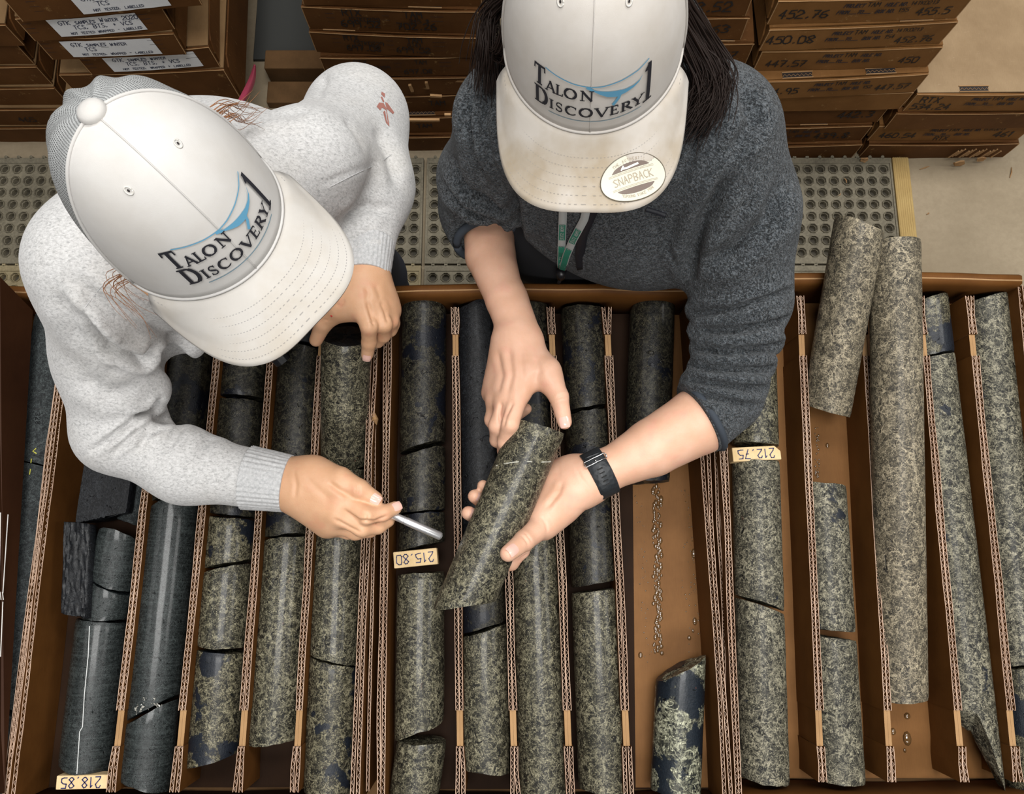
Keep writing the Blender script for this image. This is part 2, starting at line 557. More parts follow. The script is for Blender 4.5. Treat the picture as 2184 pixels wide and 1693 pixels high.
def stack_box(pl, pr, ztop, mat, label, group, writing=(), slots=(), lidmat=None, paper=None, w=None, h=BH, tear=0):
    """front top edge seen from photo point pl to pr at height ztop"""
    A, B = P(*pl, ztop), P(*pr, ztop)
    mid = (A + B) / 2
    ang = math.atan2(B[1] - A[1], B[0] - A[0])
    w = w or BW
    root = empty('core_box', (mid[0], mid[1], ztop - h), label, 'cardboard box', group, ang)
    r = random.Random(label)
    sk = r.uniform(-0.003, 0.003)
    body = MB()
    body.box((-w / 2 + 0.004, 0.005, 0.0005), (w / 2 - 0.004, BL, h - 0.004))
    bevel(body.build('tray', mat, root), 0.002)
    fp = MB()
    n = 8
    vs = []
    for zz in (0.001, h - 0.0035):
        for yy in (0.0, 0.005):
            for i in range(n + 1):
                bow = -0.0035 * math.sin(math.pi * i / n) * (1 if zz > 0.02 else 0.4) + r.uniform(-0.0008, 0.0008)
                vs.append((-w / 2 + w * i / n + sk * (zz / h), yy + bow, zz))
    m_ = n + 1
    fs = []
    for i in range(n):
        f0, b0, f1, b1 = i, m_ + i, 2 * m_ + i, 3 * m_ + i
        fs += [(f0, f0 + 1, f1 + 1, f1), (b0 + 1, b0, b1, b1 + 1), (f1, f1 + 1, b1 + 1, b1), (b0, b0 + 1, f0 + 1, f0)]
    fs += [(0, 2 * m_, 3 * m_, m_), (n, m_ + n, 3 * m_ + n, 2 * m_ + n)]
    fp.add(vs, fs)
    panel = fp.build('end_panel', mat, root)
    # light worn edge lines of the panel
    ed = MB()
    ed.tube([(-w / 2 + w * i / 12, -0.0005 - 0.0035 * math.sin(math.pi * i / 12), h - 0.0035 + r.uniform(-0.0006, 0.0006)) for i in range(13)], 0.0010, 5)
    for s_ in (-1, 1):
        ed.tube([(s_ * (w / 2 - 0.0005), 0.0, 0.003), (s_ * (w / 2 - 0.0005) + sk * 0.5, -0.0005, h * 0.5), (s_ * (w / 2 - 0.0005) + sk, 0.0, h - 0.004)], 0.0011, 5)
    ed.build('worn_edge', M['board_tan'], root)
    lid = MB()
    lid.box((-w / 2 + 0.001, 0.004, h - 0.0038), (w / 2 - 0.001, BL + 0.004, h - 0.0002))
    lid.build('lid', lidmat or mat, root)
    # side flap: rounded tuck flap standing at each side
    for s_ in (-1, 1):
        sf = MB()
        prof = [(0.012, 0.006), (BL * 0.97, 0.006), (BL * 0.97, h * 0.9), (0.05, h * 0.9), (0.028, h * 0.78), (0.016, h * 0.45)]
        a_ = [(s_ * (w / 2 - 0.0035), y, z) for y, z in prof]
        b_ = [(s_ * (w / 2 + 0.0005), y, z) for y, z in prof]
        k = len(prof)
        sf.add(a_ + b_, [tuple(range(k)), tuple(range(2 * k - 1, k - 1, -1))] + [(i, (i + 1) % k, k + (i + 1) % k, k + i) for i in range(k)])
        sf.build('side_flap', mat, root)
    for u in slots:
        sl = MB()
        x0, x1 = u * w - 0.036, u * w + 0.036
        sl.box((x0, 0.004, h - 0.0002), (x1, 0.021, h + 0.0008), 1)
        sl.box((x0 - 0.002, 0.0185, h), (x1 + 0.002, 0.021, h + 0.0028), 0)
        sl.box((x0 - 0.002, 0.0035, h), (x1 + 0.002, 0.0055, h + 0.0022), 0)
        k = 14
        sl.tube([(x0 + (x1 - x0) * i / k, 0.009 + 0.0055 * (i % 2), h + 0.0016) for i in range(k + 1)], 0.0007, 4, 0)
        sl.build('tuck_slot', [M['board_tan'], M['ink']], root)
    if paper:
        u0, v0, pw, ph, lines = paper
        rr = random.Random(label + 'p')
        pb = MB()
        top = [(u0 + pw * i / 10, 0.0, v0 + ph + rr.uniform(-0.0008, 0.0008)) for i in range(11)]
        bot = [(u0 + 0.004 + pw * i / 10, 0.0, v0 + rr.uniform(-0.0008, 0.0008)) for i in range(11)]
        def yb(x): return -0.0012 - 0.0035 * max(0, math.cos(math.pi * x / w))
        top = [(x, yb(x), z) for x, _, z in top]; bot = [(x, yb(x), z) for x, _, z in bot]
        pb.add(bot + top, [(i, i + 1, 12 + i, 11 + i) for i in range(10)])
        lab = pb.build('paper_label', M['paper'], root)
        wr = MB()
        for k, (tx, uu, vv, hh) in enumerate(lines):
            qd, _ = text2d(tx, uu, vv, hh, hh * 0.14, 0.22, 0.12, 0.05, 0.9, k + len(label))
            for qq in qd:
                wr.add([(p[0], yb(p[0]) - 0.0006, p[1]) for p in qq], [(0, 1, 2, 3)])
        wo = wr.build('handwriting', M['penink'], lab)
    for k, (tx, uu, vv, hh, kind) in enumerate(writing):
        qd, _ = text2d(tx, uu, vv, hh, hh * (0.14 if kind == 'h' else 0.2), 0.18 if kind == 'h' else 0.16, 0.0 if kind == 'h' else 0.22, 0.05 if kind == 'h' else 0.0, 0.95 if kind == 'h' else 0.8, k * 7 + len(label))
        tgt = MB()
        for qq in qd:
            tgt.add([(p[0], -0.0012 - 0.0035 * max(0, math.cos(math.pi * p[0] / w)) * (1 if p[1] > 0.03 else 0.75), p[1]) for p in qq], [(0, 1, 2, 3)])
        if tgt.v: tgt.build('handwriting' if kind == 'h' else 'printed_lettering', M['ink' if kind == 'h' else 'print'], panel)
    return root


def form_lines():
    """small printed form rules like on the plain boxes"""
    L = []
    for (u, n) in ((-0.15, 6), (-0.02, 5), (0.09, 9)):
        for v in (0.060, 0.045, 0.030):
            L.append(('_' * n, u, v, 0.0055, 'p'))
    return L


PROJ = lambda hole, box: [('PROJECT', -0.062, 0.054, 0.0105, 'p'), ('TAM', -0.012, 0.055, 0.0130, 'h'), ('HOLE NO.', 0.028, 0.054, 0.0105, 'p'), (hole, 0.083, 0.055, 0.0110, 'h'),
                          ('FROM___TO___', -0.070, 0.033, 0.0105, 'p'), ('BOX NO.', 0.015, 0.033, 0.0105, 'p'), (box, 0.065, 0.034, 0.0120, 'h')]
G_E = 'core boxes stacked behind the right person'
E_ = [  # top-edge photo points, height
 ((1679, 308), (1840, 307), 1, 'lowest box of the stack right of the fleece, scuffed dark', [], ()),
 ((1671, 271), (1862, 267), 2, 'box marked 439 near the bottom of the stack right of the fleece', [('439.8', 0.07, 0.02, 0.028, 'h')] + PROJ(' ', ' '), (0.12,)),
 ((1643, 239), (1900, 236), 3, 'box marked 442.3 low in the stack right of the fleece', [('442.3', 0.09, 0.03, 0.028, 'h')], ()),
 ((1636, 218), (1950, 206), 4, 'darker box without clear marks under the box marked 444.95', [], ()),
 ((1613, 174), (1983, 156), 5, 'box marked 444.95 jutting out with two open slots on its lid', [('444.95', -0.19, 0.025, 0.023, 'h'), ('447.57', 0.100, 0.022, 0.0205, 'h')] + PROJ(' ', '152'), (-0.26, 0.22)),
 ((1627, 123), (2015, 113), 6, 'box marked 447.5 with faded print, under the box marked 450.08', [('447.57', -0.19, 0.02, 0.023, 'h'), ('450', 0.13, 0.022, 0.022, 'h')] + PROJ(' ', ' '), ()),
 ((1645, 77), (2045, 60), 7, 'box marked 450.08 and 452.76, second clearly lettered box from the top right', [('450.08', -0.205, 0.028, 0.026, 'h'), ('452.76', 0.098, 0.014, 0.021, 'h')] + PROJ('14TK0213', '154'), (0.28,)),
 ((1668, 16), (2083, 2), 8, 'box marked 452.76 and 455.5 near the top right', [('452.76', -0.195, 0.022, 0.026, 'h'), ('455.5', 0.110, 0.020, 0.022, 'h')] + PROJ('14TK0213', '155'), (-0.22, 0.3)),
 ((1688, -40), (2118, -56), 9, 'uppermost box of the right stack, cut off by the photo top', [], ()),
]
for (a_, b_, k, lab, wr, sl) in E_:
    # all are one size: keep the measured right corner and turn
    back = np.array([0, {3: 0.014, 4: 0.014, 6: 0.018, 7: 0.018, 8: 0.018, 9: 0.040}.get(k, 0.0), 0])
    R_ = P(*b_, k * 0.08) + back
    L_ = P(*a_, k * 0.08) + back
    d = (R_ - L_); d /= np.linalg.norm(d)
    if np.linalg.norm(R_ - L_) < 0.40: d = np.array([1, 0.02, 0]) / math.hypot(1, 0.02)
    Lp = pix(R_ - d * BW)
    stack_box(tuple(Lp), tuple(pix(R_)), k * 0.08, M['board_warm'] if k > 3 else M['board_old'], lab, G_E, wr, sl)

G_J = 'low stack of four boxes at the far right'
for (a_, k, lab, wr, sl, mt, lm) in (
    ((1854, 308), 1, 'lowest box at the far right with torn corrugated front', [], (), M['board_old'], None),
    ((1876, 268), 2, 'box marked RTX above the torn box at the far right', [('460.54', -0.19, 0.02, 0.024, 'h'), ('461', 0.13, 0.02, 0.026, 'h'), ('RTX', -0.03, 0.008, 0.018, 'h')] + PROJ('15TK0213', ' '), (-0.2, 0.23), M['board_warm'], None),
    ((1915, 241), 3, 'box wedged second from the top at the far right', [], (), M['board_old'], None),
    ((1957, 200), 4, 'dusty-topped box marked 534.24 on the far right stack', [('RTX', -0.19, 0.043, 0.024, 'h'), ('534.24', -0.20, 0.012, 0.024, 'h')] + PROJ('15', ' '), (-0.16,), M['board_warm'], M['board_dusty'])):
    L_ = P(*a_, k * 0.08)
    Rp = pix(L_ + np.array([BW, 0.004, 0]))
    stack_box(a_, tuple(Rp), k * 0.08, mt, lab, G_J, wr, sl, lm)
tr = MB()
for k in range(13):
    q = P(2030 + k * 7.5, 325 - (k % 3) * 2, 0.05)
    tr.tube([q + (0, -0.006, -0.018), q + (0.006, -0.008, 0.022)], 0.0022, 5)
o = tr.build('torn_flutes', M['board_tan'])
tornbox = [q for q in bpy.data.objects if q.get('label', '').startswith('lowest box at the far right')][0]
o.parent = tornbox
o.matrix_parent_inverse = wm(tornbox).inverted()
for (px, py, sz) in ((2045, 338, 0.022), (2092, 330, 0.020), (1850, 315, 0.012), (1842, 332, 0.014)):
    q = P(px, py, 0.03)
    bm = MB()
    k = 7
    vs = [q + np.array([math.cos(2 * math.pi * i / k) * sz * random.uniform(0.6, 1.0), -0.012 + random.uniform(-0.003, 0.003), math.sin(2 * math.pi * i / k) * sz * random.uniform(0.5, 0.9)]) for i in range(k)]
    vs2 = [x + np.array([0, -0.003, 0]) for x in vs]
    bm.add(vs + vs2, [tuple(range(k)), tuple(range(2 * k - 1, k - 1, -1))] + [(i, (i + 1) % k, k + (i + 1) % k, k + i) for i in range(k)])
    o = bm.build('torn_scrap', M['board_tan'])
    o.parent = tornbox
    o.matrix_parent_inverse = wm(tornbox).inverted()

G_H = 'core boxes stacked between the two people'
for (a_, b_, k, lab, wr, sl) in (
    ((712, 291), (1098, 289), 1, 'lowest box of the stack between the two people, almost black', [], ()),
    ((706, 252), (1090, 246), 2, 'second box from the floor between the two people', [('TAM', 0.03, 0.03, 0.02, 'h')], (0.12,)),
    ((703, 205), (1085, 199), 3, 'third box from the floor between the two people, torn along its edge', [('RTX', -0.05, 0.035, 0.018, 'h'), ('TAM', 0.06, 0.035, 0.02, 'h')], ()),
    ((697, 164), (1060, 163), 4, 'torn box with peeled strips between the two people', [], ()),
    ((682, 122), (1040, 119), 5, 'box marked RTX with faint writing, under the box marked 697.08', [('RTX', -0.12, 0.055, 0.015, 'h'), ('TAM', 0.03, 0.055, 0.014, 'h'), ('15TK0229', -0.10, 0.036, 0.012, 'h'), ('697.08', 0.0, 0.016, 0.017, 'h')] + form_lines(), ()),
    ((658, 66), (1030, 80), 6, 'box marked RTX TAM 697.08, under the box marked 702.26', [('RTX', -0.12, 0.057, 0.017, 'h'), ('TAM', 0.03, 0.057, 0.017, 'h'), ('15TK0229', -0.10, 0.041, 0.013, 'h'), ('G141', 0.03, 0.041, 0.013, 'h'), ('697.08', -0.12, 0.018, 0.020, 'h'), ('699.52', 0.0, 0.018, 0.020, 'h')] + form_lines(), (-0.32,)),
    ((642, 12), (1032, 24), 7, 'box marked RTX TAM 702.26 between the two people', [('RTX', -0.11, 0.057, 0.020, 'h'), ('TAM', 0.03, 0.055, 0.020, 'h'), ('15TK0229', -0.10, 0.038, 0.013, 'h'), ('345 #', 0.04, 0.038, 0.013, 'h'), ('699.52', -0.12, 0.017, 0.022, 'h'), ('702.26', 0.01, 0.014, 0.022, 'h')] + form_lines(), (0.2,)),
    ((629, -42), (1028, -40), 8, 'uppermost box between the two people, cut off by the photo top', [], ()),
):
    L_ = P(*a_, k * 0.08); R_ = P(*b_, k * 0.08)
    d = R_ - L_; d /= np.linalg.norm(d)
    Rp = pix(L_ + d * 0.40)
    stack_box(a_, tuple(Rp), k * 0.08, M['board_old'], lab, G_H, wr, sl, w=0.40)
for (px, py, ln, an) in ((865, 163, 0.02, 0), (877, 178, 0.028, 1.45), (911, 172, 0.026, 1.5), (835, 195, 0.026, 0.3), (930, 195, 0.03, 0.1), (985, 162, 0.05, 0.05), (900, 246, 0.09, 0.01), (955, 235, 0.016, 0)):
    q = P(px, py, 0.30)
    o = MB().box((-ln / 2, -0.004, -0.0035), (ln / 2, 0.002, 0.0035)).build('peeled_strip', M['board_tan'])
    o.location = q + np.array([0, -0.012, 0])
    o.rotation_euler = (0, an, 0)
    par = [b for b in bpy.data.objects if b.get('label', '').startswith('torn box with peeled')][0]
    o.parent = par
    o.matrix_parent_inverse = wm(par).inverted()

G_I = 'core boxes stacked behind the head of the right person'
for (b_, k, lab, wr) in (((1583, 245), 2, 'low dark box half hidden behind the hair of the right person', []), ((1585, 190), 4, 'box mostly hidden behind the dark hair, third visible from the floor', []), ((1575, 143), 5, 'plain box touching the fleece shoulder outline behind the dark hair', []),
                         ((1610, 92), 6, 'box marked 25.77 beside the dark hair, above the fleece shoulder', [('25.77', 0.10, 0.025, 0.024, 'h')]), ((1600, 37), 7, 'box marked 425.63 directly under the topmost box behind the right ear', [('425.63', 0.06, 0.028, 0.028, 'h')]),
                         ((1612, -18), 8, 'box marked 428.5 at the photo top behind the right cap', [('428.52', 0.05, 0.018, 0.030, 'h')])):
    R_ = P(*b_, k * 0.08)
    if k <= 4: R_ = np.array([min(R_[0], 0.535), R_[1], R_[2]])
    Lp = pix(R_ - np.array([BW, -0.004, 0]))
    h_ = 0.0795 if k > 4 else 0.159
    stack_box(tuple(Lp), tuple(pix(R_)), k * 0.08, M['board_old'], lab, G_I, wr, (0.3,) if k > 4 else (), h=h_)

# labelled sample boxes
G_F = 'sample boxes with white paper labels'
def plab(l1, l2, l3, u0=-0.11, pw=0.19):
    return (u0, 0.012, pw, 0.056, [(l1, u0 + 0.02, 0.050, 0.012), (l2, u0 + 0.045, 0.034, 0.012), (l3, u0 + 0.03, 0.018, 0.0095)])


for (a_, b_, k, lab, pp, sl, w) in (
    ((150, 232), (525, 225), 2, 'box just above the floor in the labelled stack, behind the grey cap', None, (), 0.40),
    ((138, 198), (490, 190), 3, 'unlabelled box under the lowest white paper label', None, (), 0.40),
    ((126, 158), (473, 147), 5, 'wide labelled box, lowest of the visible white labels', plab('GTK samples Winter 2020', 'TCS', 'not tested', -0.135, 0.20), (0.2,), 0.40),
    ((160, 117), (440, 99), 6, 'labelled box with its paper curling at the right corner', plab('GTK samples winter', 'TCS, BTS, + VCS', 'not tested, wrapped + labelled', -0.10, 0.215), (), 0.31),
    ((71, 81), (359, 70), 7, 'labelled box reading GTK samples winter TCS, above the curled label', plab('GTK samples winter', 'TCS', 'not tested, wrapped - labelled', -0.105, 0.205), (), 0.31),
    ((30, 38), (332, 12), 8, 'labelled box reading TCS BTS + VCS, second label from the top', plab('GTK samples Winter 2020', 'TCS, BTS, + VCS', 'not tested wrapped - labelled', -0.095, 0.19), (0.22,), 0.31),
    ((0, -8), (395, -45), 9, 'labelled box at the top left, cut off by the photo edge', plab('GTK samples Winter', 'TCS', 'not tested, labelled', -0.06, 0.185), (), 0.38),
):
    L_ = P(*a_, k * 0.08); R_ = P(*b_, k * 0.08)
    d = R_ - L_; d /= np.linalg.norm(d)
    stack_box(a_, tuple(pix(L_ + d * w)), k * 0.08, M['board_old'], lab, G_F, form_lines() if k >= 6 else (), sl, M['board_lid'], pp, w, h=0.159 if k == 5 else (0.159 if k == 2 else BH))

G_G = 'plain boxes stacked at the far left'
for (b_, k, lab, wr) in (((156, 271), 1, 'lowest plain box at the far left', []), ((144, 232), 2, 'plain box with a scrawled number, second from the floor at the far left', [('465', 0.05, 0.02, 0.022, 'h')]),
                         ((114, 187), 3, 'third plain box from the floor at the far left', []), ((75, 141), 4, 'scuffed plain box fourth from the floor at the far left', []),
                         ((33, 94), 5, 'plain box fifth from the floor at the far left', []), ((10, 52), 6, 'top left plain box, mostly outside the photo', [])):
    R_ = P(*b_, k * 0.08)
    stack_box(tuple(pix(R_ - np.array([BW, 0, 0]))), b_, k * 0.08, M['board_old'], lab, G_G, wr, (), M['board_lid'])

# pink flagging ribbon hanging beside the labelled stack
rb = MB()
pts = [(492, 244, 0.30, 0.004), (512, 222, 0.33, 0.020), (530, 195, 0.36, 0.026), (540, 170, 0.40, 0.016), (544, 140, 0.44, 0.004)]
row = []
for i, (px, py, z, w_) in enumerate(pts):
    q = P(px, py, z)
    row += [q + np.array([-w_ / 2, 0.004 * i, 0]), q + np.array([0, -0.006, 0.004]), q + np.array([w_ / 2, 0.003 * i, 0])]
fs = []
for i in range(len(pts) - 1):
    for k in range(2): fs.append((i * 3 + k, i * 3 + k + 1, i * 3 + k + 4, i * 3 + k + 3))
rb.add(row, fs)
o = rb.build('flagging_ribbon', plain('pink_film', (0.50, 0.07, 0.13), 0.3, coat=0.3), smooth=True)
so = o.modifiers.new('solid', 'SOLIDIFY'); so.thickness = 0.0006
sub = o.modifiers.new('sub', 'SUBSURF'); sub.levels = 2; sub.render_levels = 2
tag(o, 'twisted pink plastic ribbon behind the grey cap', 'ribbon')


# ------------------------------------------------------------------ table and open core boxes
ZT, ZF, ZD, ZR = 0.958, 0.966, 1.036, 1.048     # table top, box floor, divider top, box rim
RC = 0.0330                                     # core radius
tb = empty('work_table', (0, 0, 0), 'brown wooden work table under the open core boxes', 'table')
for k in range(4):
    o = MB().box((-1.15, -0.36 + 0.19 * k, ZT - 0.035), (1.15, -0.36 + 0.19 * k + 0.187, ZT)).build('plank', M['lumber'], tb)
for sx in (-1.05, 1.05):
    for sy in (-0.28, 0.33):
        MB().box((sx - 0.04, sy - 0.04, 0.0), (sx + 0.04, sy + 0.04, ZT - 0.035)).build('leg', M['lumber'], tb)
MB().box((-1.1, 0.30, ZT - 0.125), (1.1, 0.335, ZT - 0.035)).build('apron', M['lumber'], tb)
MB().box((-1.1, -0.31, ZT - 0.125), (1.1, -0.275, ZT - 0.035)).build('apron', M['lumber'], tb)


def corr(mb, A, B, zb, zt, th=0.0062, period=0.0085, seed=0, wave=0.0):
    """one corrugated board from A to B (plan points): two liners and the fluted middle"""
    A, B = np.array(A[:2], float), np.array(B[:2], float)
    d = B - A
    L = np.linalg.norm(d)
    d /= L
    n = np.array([-d[1], d[0]])
    r = np.random.RandomState(seed)
    seg = max(2, int(L / 0.03))
    tt = np.linspace(0, 1, seg + 1)
    off = np.zeros(seg + 1)
    if wave:
        off = wave * np.interp(tt, np.linspace(0, 1, 7), r.uniform(-1, 1, 7))
    topj = r.uniform(-0.0007, 0.0007, seg + 1)
    for s in (-1, 1):
        vs = []
        for i, t_ in enumerate(tt):
            c0 = A + d * L * t_ + n * (off[i] + s * th / 2)
            for dn, z in ((-0.0004, zb), (0.0004, zb), (0.0004, zt + topj[i]), (-0.0004, zt + topj[i])):
                vs.append((*(c0 + n * dn), z))
        fs = []
        for i in range(seg):
            for k in range(4):
                fs.append((i * 4 + k, i * 4 + (k + 1) % 4, i * 4 + 4 + (k + 1) % 4, i * 4 + 4 + k))
        fs += [(3, 2, 1, 0), (seg * 4, seg * 4 + 1, seg * 4 + 2, seg * 4 + 3)]
        # the outside faces are waxed brown board, the cut top edges raw
        mi = []
        base = len(mb.f)
        mb.add(vs, fs)
        for j, f in enumerate(fs):
            k = j % 4 if j < seg * 4 else 0
            mb.m[base + j] = 1 if k == 2 else 0
    m = max(4, int(L / period * 2))
    m = int(m)
    pts = []
    for i in range(m + 1):
        t_ = i / m
        amp = (th / 2 - 0.0005) * (1 if i % 2 else -1)
        pts.append(A + d * L * t_ + n * (np.interp(t_, tt, off) + amp))
    vs, fs = [], []
    w = 0.00027
    for p in pts:
        e = d * w
        for q, z in ((p - e, zt - 0.03), (p + e, zt - 0.03), (p + e, zt - 0.0006), (p - e, zt - 0.0006)):
            vs.append((*q, z))
    for i in range(m):
        for k in range(4):
            fs.append((i * 4 + k, i * 4 + 4 + k, i * 4 + 4 + (k + 1) % 4, i * 4 + (k + 1) % 4))
    mb.add(vs, fs, 1)


BM = [M['board'], M['flute']]


def open_box(name_label, corners, near_y, far_y, left, right, dividers, group, seed=1, floor_mat=None):
    """left/right: wall lines as photo points (far, near) on the rim; dividers the same"""
    root = empty('open_core_box', tuple(np.append(P(*corners, ZF)[:2], ZT)), name_label, 'core box', group)
    def line(a, z):
        A, B = P(*a[0], z), P(*a[1], z)
        d = (A - B)
        f = lambda y: B + d * ((y - B[1]) / d[1])
        return f
    fl_, fr_ = line(left, ZR), line(right, ZR)
    # floor
    bt = MB()
    q = [fl_(near_y)[:2], fr_(near_y)[:2], fr_(far_y)[:2], fl_(far_y)[:2]]
    bt.hexa([(*p, ZT + 0.0005) for p in q], [(*p, ZF - 0.0005) for p in q])
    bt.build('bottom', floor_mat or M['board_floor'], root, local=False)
    for nm, f, s in (('side_wall', fl_, -1), ('side_wall', fr_, 1)):
        mb = MB()
        A, B = f(far_y), f(near_y)
        sh = np.array([s * 0.0032, 0, 0])
        corr(mb, A + sh * -0.4, B + sh * -0.4, ZF, ZR - 0.004, 0.0042, 0.0085, seed + s, 0.0015)
        corr(mb, A + sh * 1.6, B + sh * 1.6, ZT + 0.001, ZR, 0.0042, 0.0085, seed + 3 + s, 0.002)
        mb.build(nm, BM, root, local=False)
    for y, s in ((near_y, -1), (far_y, 1)):
        mb = MB()
        A, B = fl_(y), fr_(y)
        n = 10
        r = random.Random(seed + s)
        vs = []
        for i in range(n + 1):
            c = A + (B - A) * i / n
            w = 0.004 * math.sin(math.pi * i / n) + r.uniform(-0.0008, 0.0008)
            for dy, z in ((0, ZF), (0.0, ZR - 0.008), (s * 0.003, ZR + 0.001), (s * 0.012, ZR + 0.002), (s * 0.015, ZR - 0.003), (s * 0.014, ZT + 0.001)):
                vs.append((c[0], c[1] + dy + s * w, z))
        fs = []
        for i in range(n):
            for k in range(5):
                a0 = i * 6 + k
                fs.append((a0, a0 + 1, a0 + 7, a0 + 6))
        mb.add(vs, fs)
        ew = MB().tube([np.array(vs[i * 6 + 2]) + (0, s * 0.003, 0.0016) for i in range(n + 1)], 0.0013, 6)
        o = mb.build('end_wall', M['board'], root, smooth=True, local=False)
        ew.build('worn_edge', M['board_tan'], o, local=False)
        o.modifiers.new('solid', 'SOLIDIFY').thickness = 0.002
    for j, dv in enumerate(dividers):
        f = line(dv, ZD)
        yf, yn = far_y - 0.012, near_y + 0.012
        t1, t2 = P(dv[0][0], 712, ZD)[1], P(dv[0][0], 758, ZD)[1]
        t3, t4 = P(dv[1][0], 1515, ZD)[1], P(dv[1][0], 1592, ZD)[1]
        mb = MB()
        r = random.Random(seed * 10 + j)
        g = r.uniform(0.0024, 0.0029)
        for (a, b, sp) in ((yf, t1, r.uniform(0.9, 1.5)), (t2, t3, 1.0), (t4, yn, r.uniform(1.0, 1.6))):
            for s in (-1, 1):
                A, B = f(a), f(b)
                sa = np.array([s * g * (sp if a == yf else 1.0), 0, 0])
                sb = np.array([s * g * (sp if b == yn else 1.0), 0, 0])
                corr(mb, A + sa, B + sb, ZF, ZD, 0.0043, 0.0080, seed * 100 + j * 10 + s, 0.0009)
        dvd = mb.build('divider', BM, root, local=False)
        for (a, b) in ((t1, t2), (t3, t4)):
            tbm = MB()
            A, B = f(a), f(b)
            w = 0.0042
            for s in (-1, 1):
                q = [A + (s * w / 2 - w / 2 * 0.96, 0, 0), B + (s * w / 2 - w / 2 * 0.96, 0, 0), B + (s * w / 2 + w / 2 * 0.96, 0, 0), A + (s * w / 2 + w / 2 * 0.96, 0, 0)]
                tbm.hexa([(p[0], p[1], ZF) for p in q], [(p[0], p[1], ZD - 0.0035) for p in q])
                tbm.m[-5] = 1
            tbm.build('interlock_tab', [M['board'], M['board_tan']], dvd, local=False)
    return root


G_O = 'open core boxes side by side on the table'
OB = {}
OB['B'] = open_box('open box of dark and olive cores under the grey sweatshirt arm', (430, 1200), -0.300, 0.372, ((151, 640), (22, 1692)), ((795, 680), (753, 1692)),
         [((357, 640), (236, 1692)), ((474, 640), (372, 1692)), ((586, 640), (507, 1692)), ((690, 640), (627, 1692))], G_O, 1, M['board_wet_shade'])
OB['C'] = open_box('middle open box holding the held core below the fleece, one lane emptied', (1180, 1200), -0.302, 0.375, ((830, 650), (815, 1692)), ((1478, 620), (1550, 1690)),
         [((970, 635), (982, 1692)), ((1068, 635), (1099, 1692)), ((1174, 635), (1217, 1692)), ((1293, 632), (1342, 1692))], G_O, 2, M['board_wet_shade'])
OB['D'] = open_box('open box at the right with two cores jutting over its far rim', (1880, 1200), -0.288, 0.392, ((1532, 600), (1578, 1657)), ((2180, 622), (2286, 1692)),
         [((1706, 605), (1754, 1660)), ((1840, 620), (1903, 1665)), ((1962, 622), (2058, 1672)), ((2066, 617), (2173, 1680))], G_O, 3)
OB['A'] = open_box('open box cut off by the left photo edge, with a tall dark flap', (-100, 1200), -0.300, 0.372, ((-560, 640), (-760, 1692)), ((141, 640), (6, 1692)),
         [((40, 640), (-100, 1692))], G_O, 4)

# dry tan floor of the emptied lane
q = [P(1345, 632, ZF), P(1356, 1690, ZF), P(1512, 1690, ZF), P(1470, 632, ZF)]
q = [(a[0], min(max(a[1], -0.300), 0.373)) for a in q]
lf = MB().hexa([(*a, ZF - 0.0004) for a in (q[1], q[2], q[3], q[0])], [(*a, ZF + 0.0002) for a in (q[1], q[2], q[3], q[0])])
lf.build('lane_floor', M['board_floor'], OB['C'], local=False)

# tall dark flap of the left box
f1 = [P(70, 662, 1.052), P(10, 1692, 1.052), P(-80, 1692, 1.13), P(-60, 560, 1.13), P(0, 590, 1.115)]
fb = MB()
dx = np.array([-0.004, 0, -0.002])
fb.add(f1 + [q + dx for q in f1], [(0, 1, 2, 3, 4), (9, 8, 7, 6, 5)] + [(i, (i + 1) % 5, 5 + (i + 1) % 5, 5 + i) for i in range(5)])
flap = fb.build('lid_flap', M['dark_flap'], OB['A'], local=False)
pr = MB()
wmat = plain('white_print', (0.75, 0.72, 0.68), 0.6)
def on_flap(px, py):   # point of the flap plane seen at the photo position
    a, b, c = f1[0], f1[1], f1[2]
    n = np.cross(b - a, c - a)
    o_ = np.array([0, 0, CAMH]); d = P(px, py, 1.0) - o_
    return o_ + d * (np.dot(a - o_, n) / np.dot(d, n)) * 0.9985
for seg in (((17, 1097), (6, 1265)), ((6, 1283), (1, 1400)), ((1, 1093), (-3, 1290)), ((5, 1262), (7, 1279)), ((0, 1262), (2, 1279))):
    pr.tube([on_flap(*seg[0]), on_flap(*seg[1])], 0.0006, 4)
pr.build('printed_scale', wmat, flap, local=False)
# thin loose side flaps standing between the boxes
for i, (a, b, own) in enumerate((((803, 660), (782, 1692), 'B'), ((1512, 620), (1562, 1680), 'D'), ((1521, 600), (1571, 1680), 'D'))):
    mb = MB()
    corr(mb, P(*a, 1.04), P(*b, 1.04), ZT + 0.001, 1.030, 0.0034, 0.0085, 60 + i, 0.0022)
    mb.build('outer_flap', BM, OB[own], local=False)
oc = MB()
oc.tube([P(797, 878, 1.042), P(800, 895, 1.046), P(803, 905, 1.04)], [0.0015, 0.0045, 0.001], 6)
oc.build('torn_shred', M['board_tan'], OB['B'], local=False)

# ------------------------------------------------------------------ drill cores
def vnoise(th, z, seed, scale=1.0):
    r = np.random.RandomState(seed)
    out = np.zeros_like(th)
    for k in range(10):
        a = r.randint(0, 5)
        out += r.uniform(0.3, 1) * np.sin(a * th + r.uniform(0, 6.28) + z * r.uniform(20, 160) * scale)
    return out / 5


CORES = []


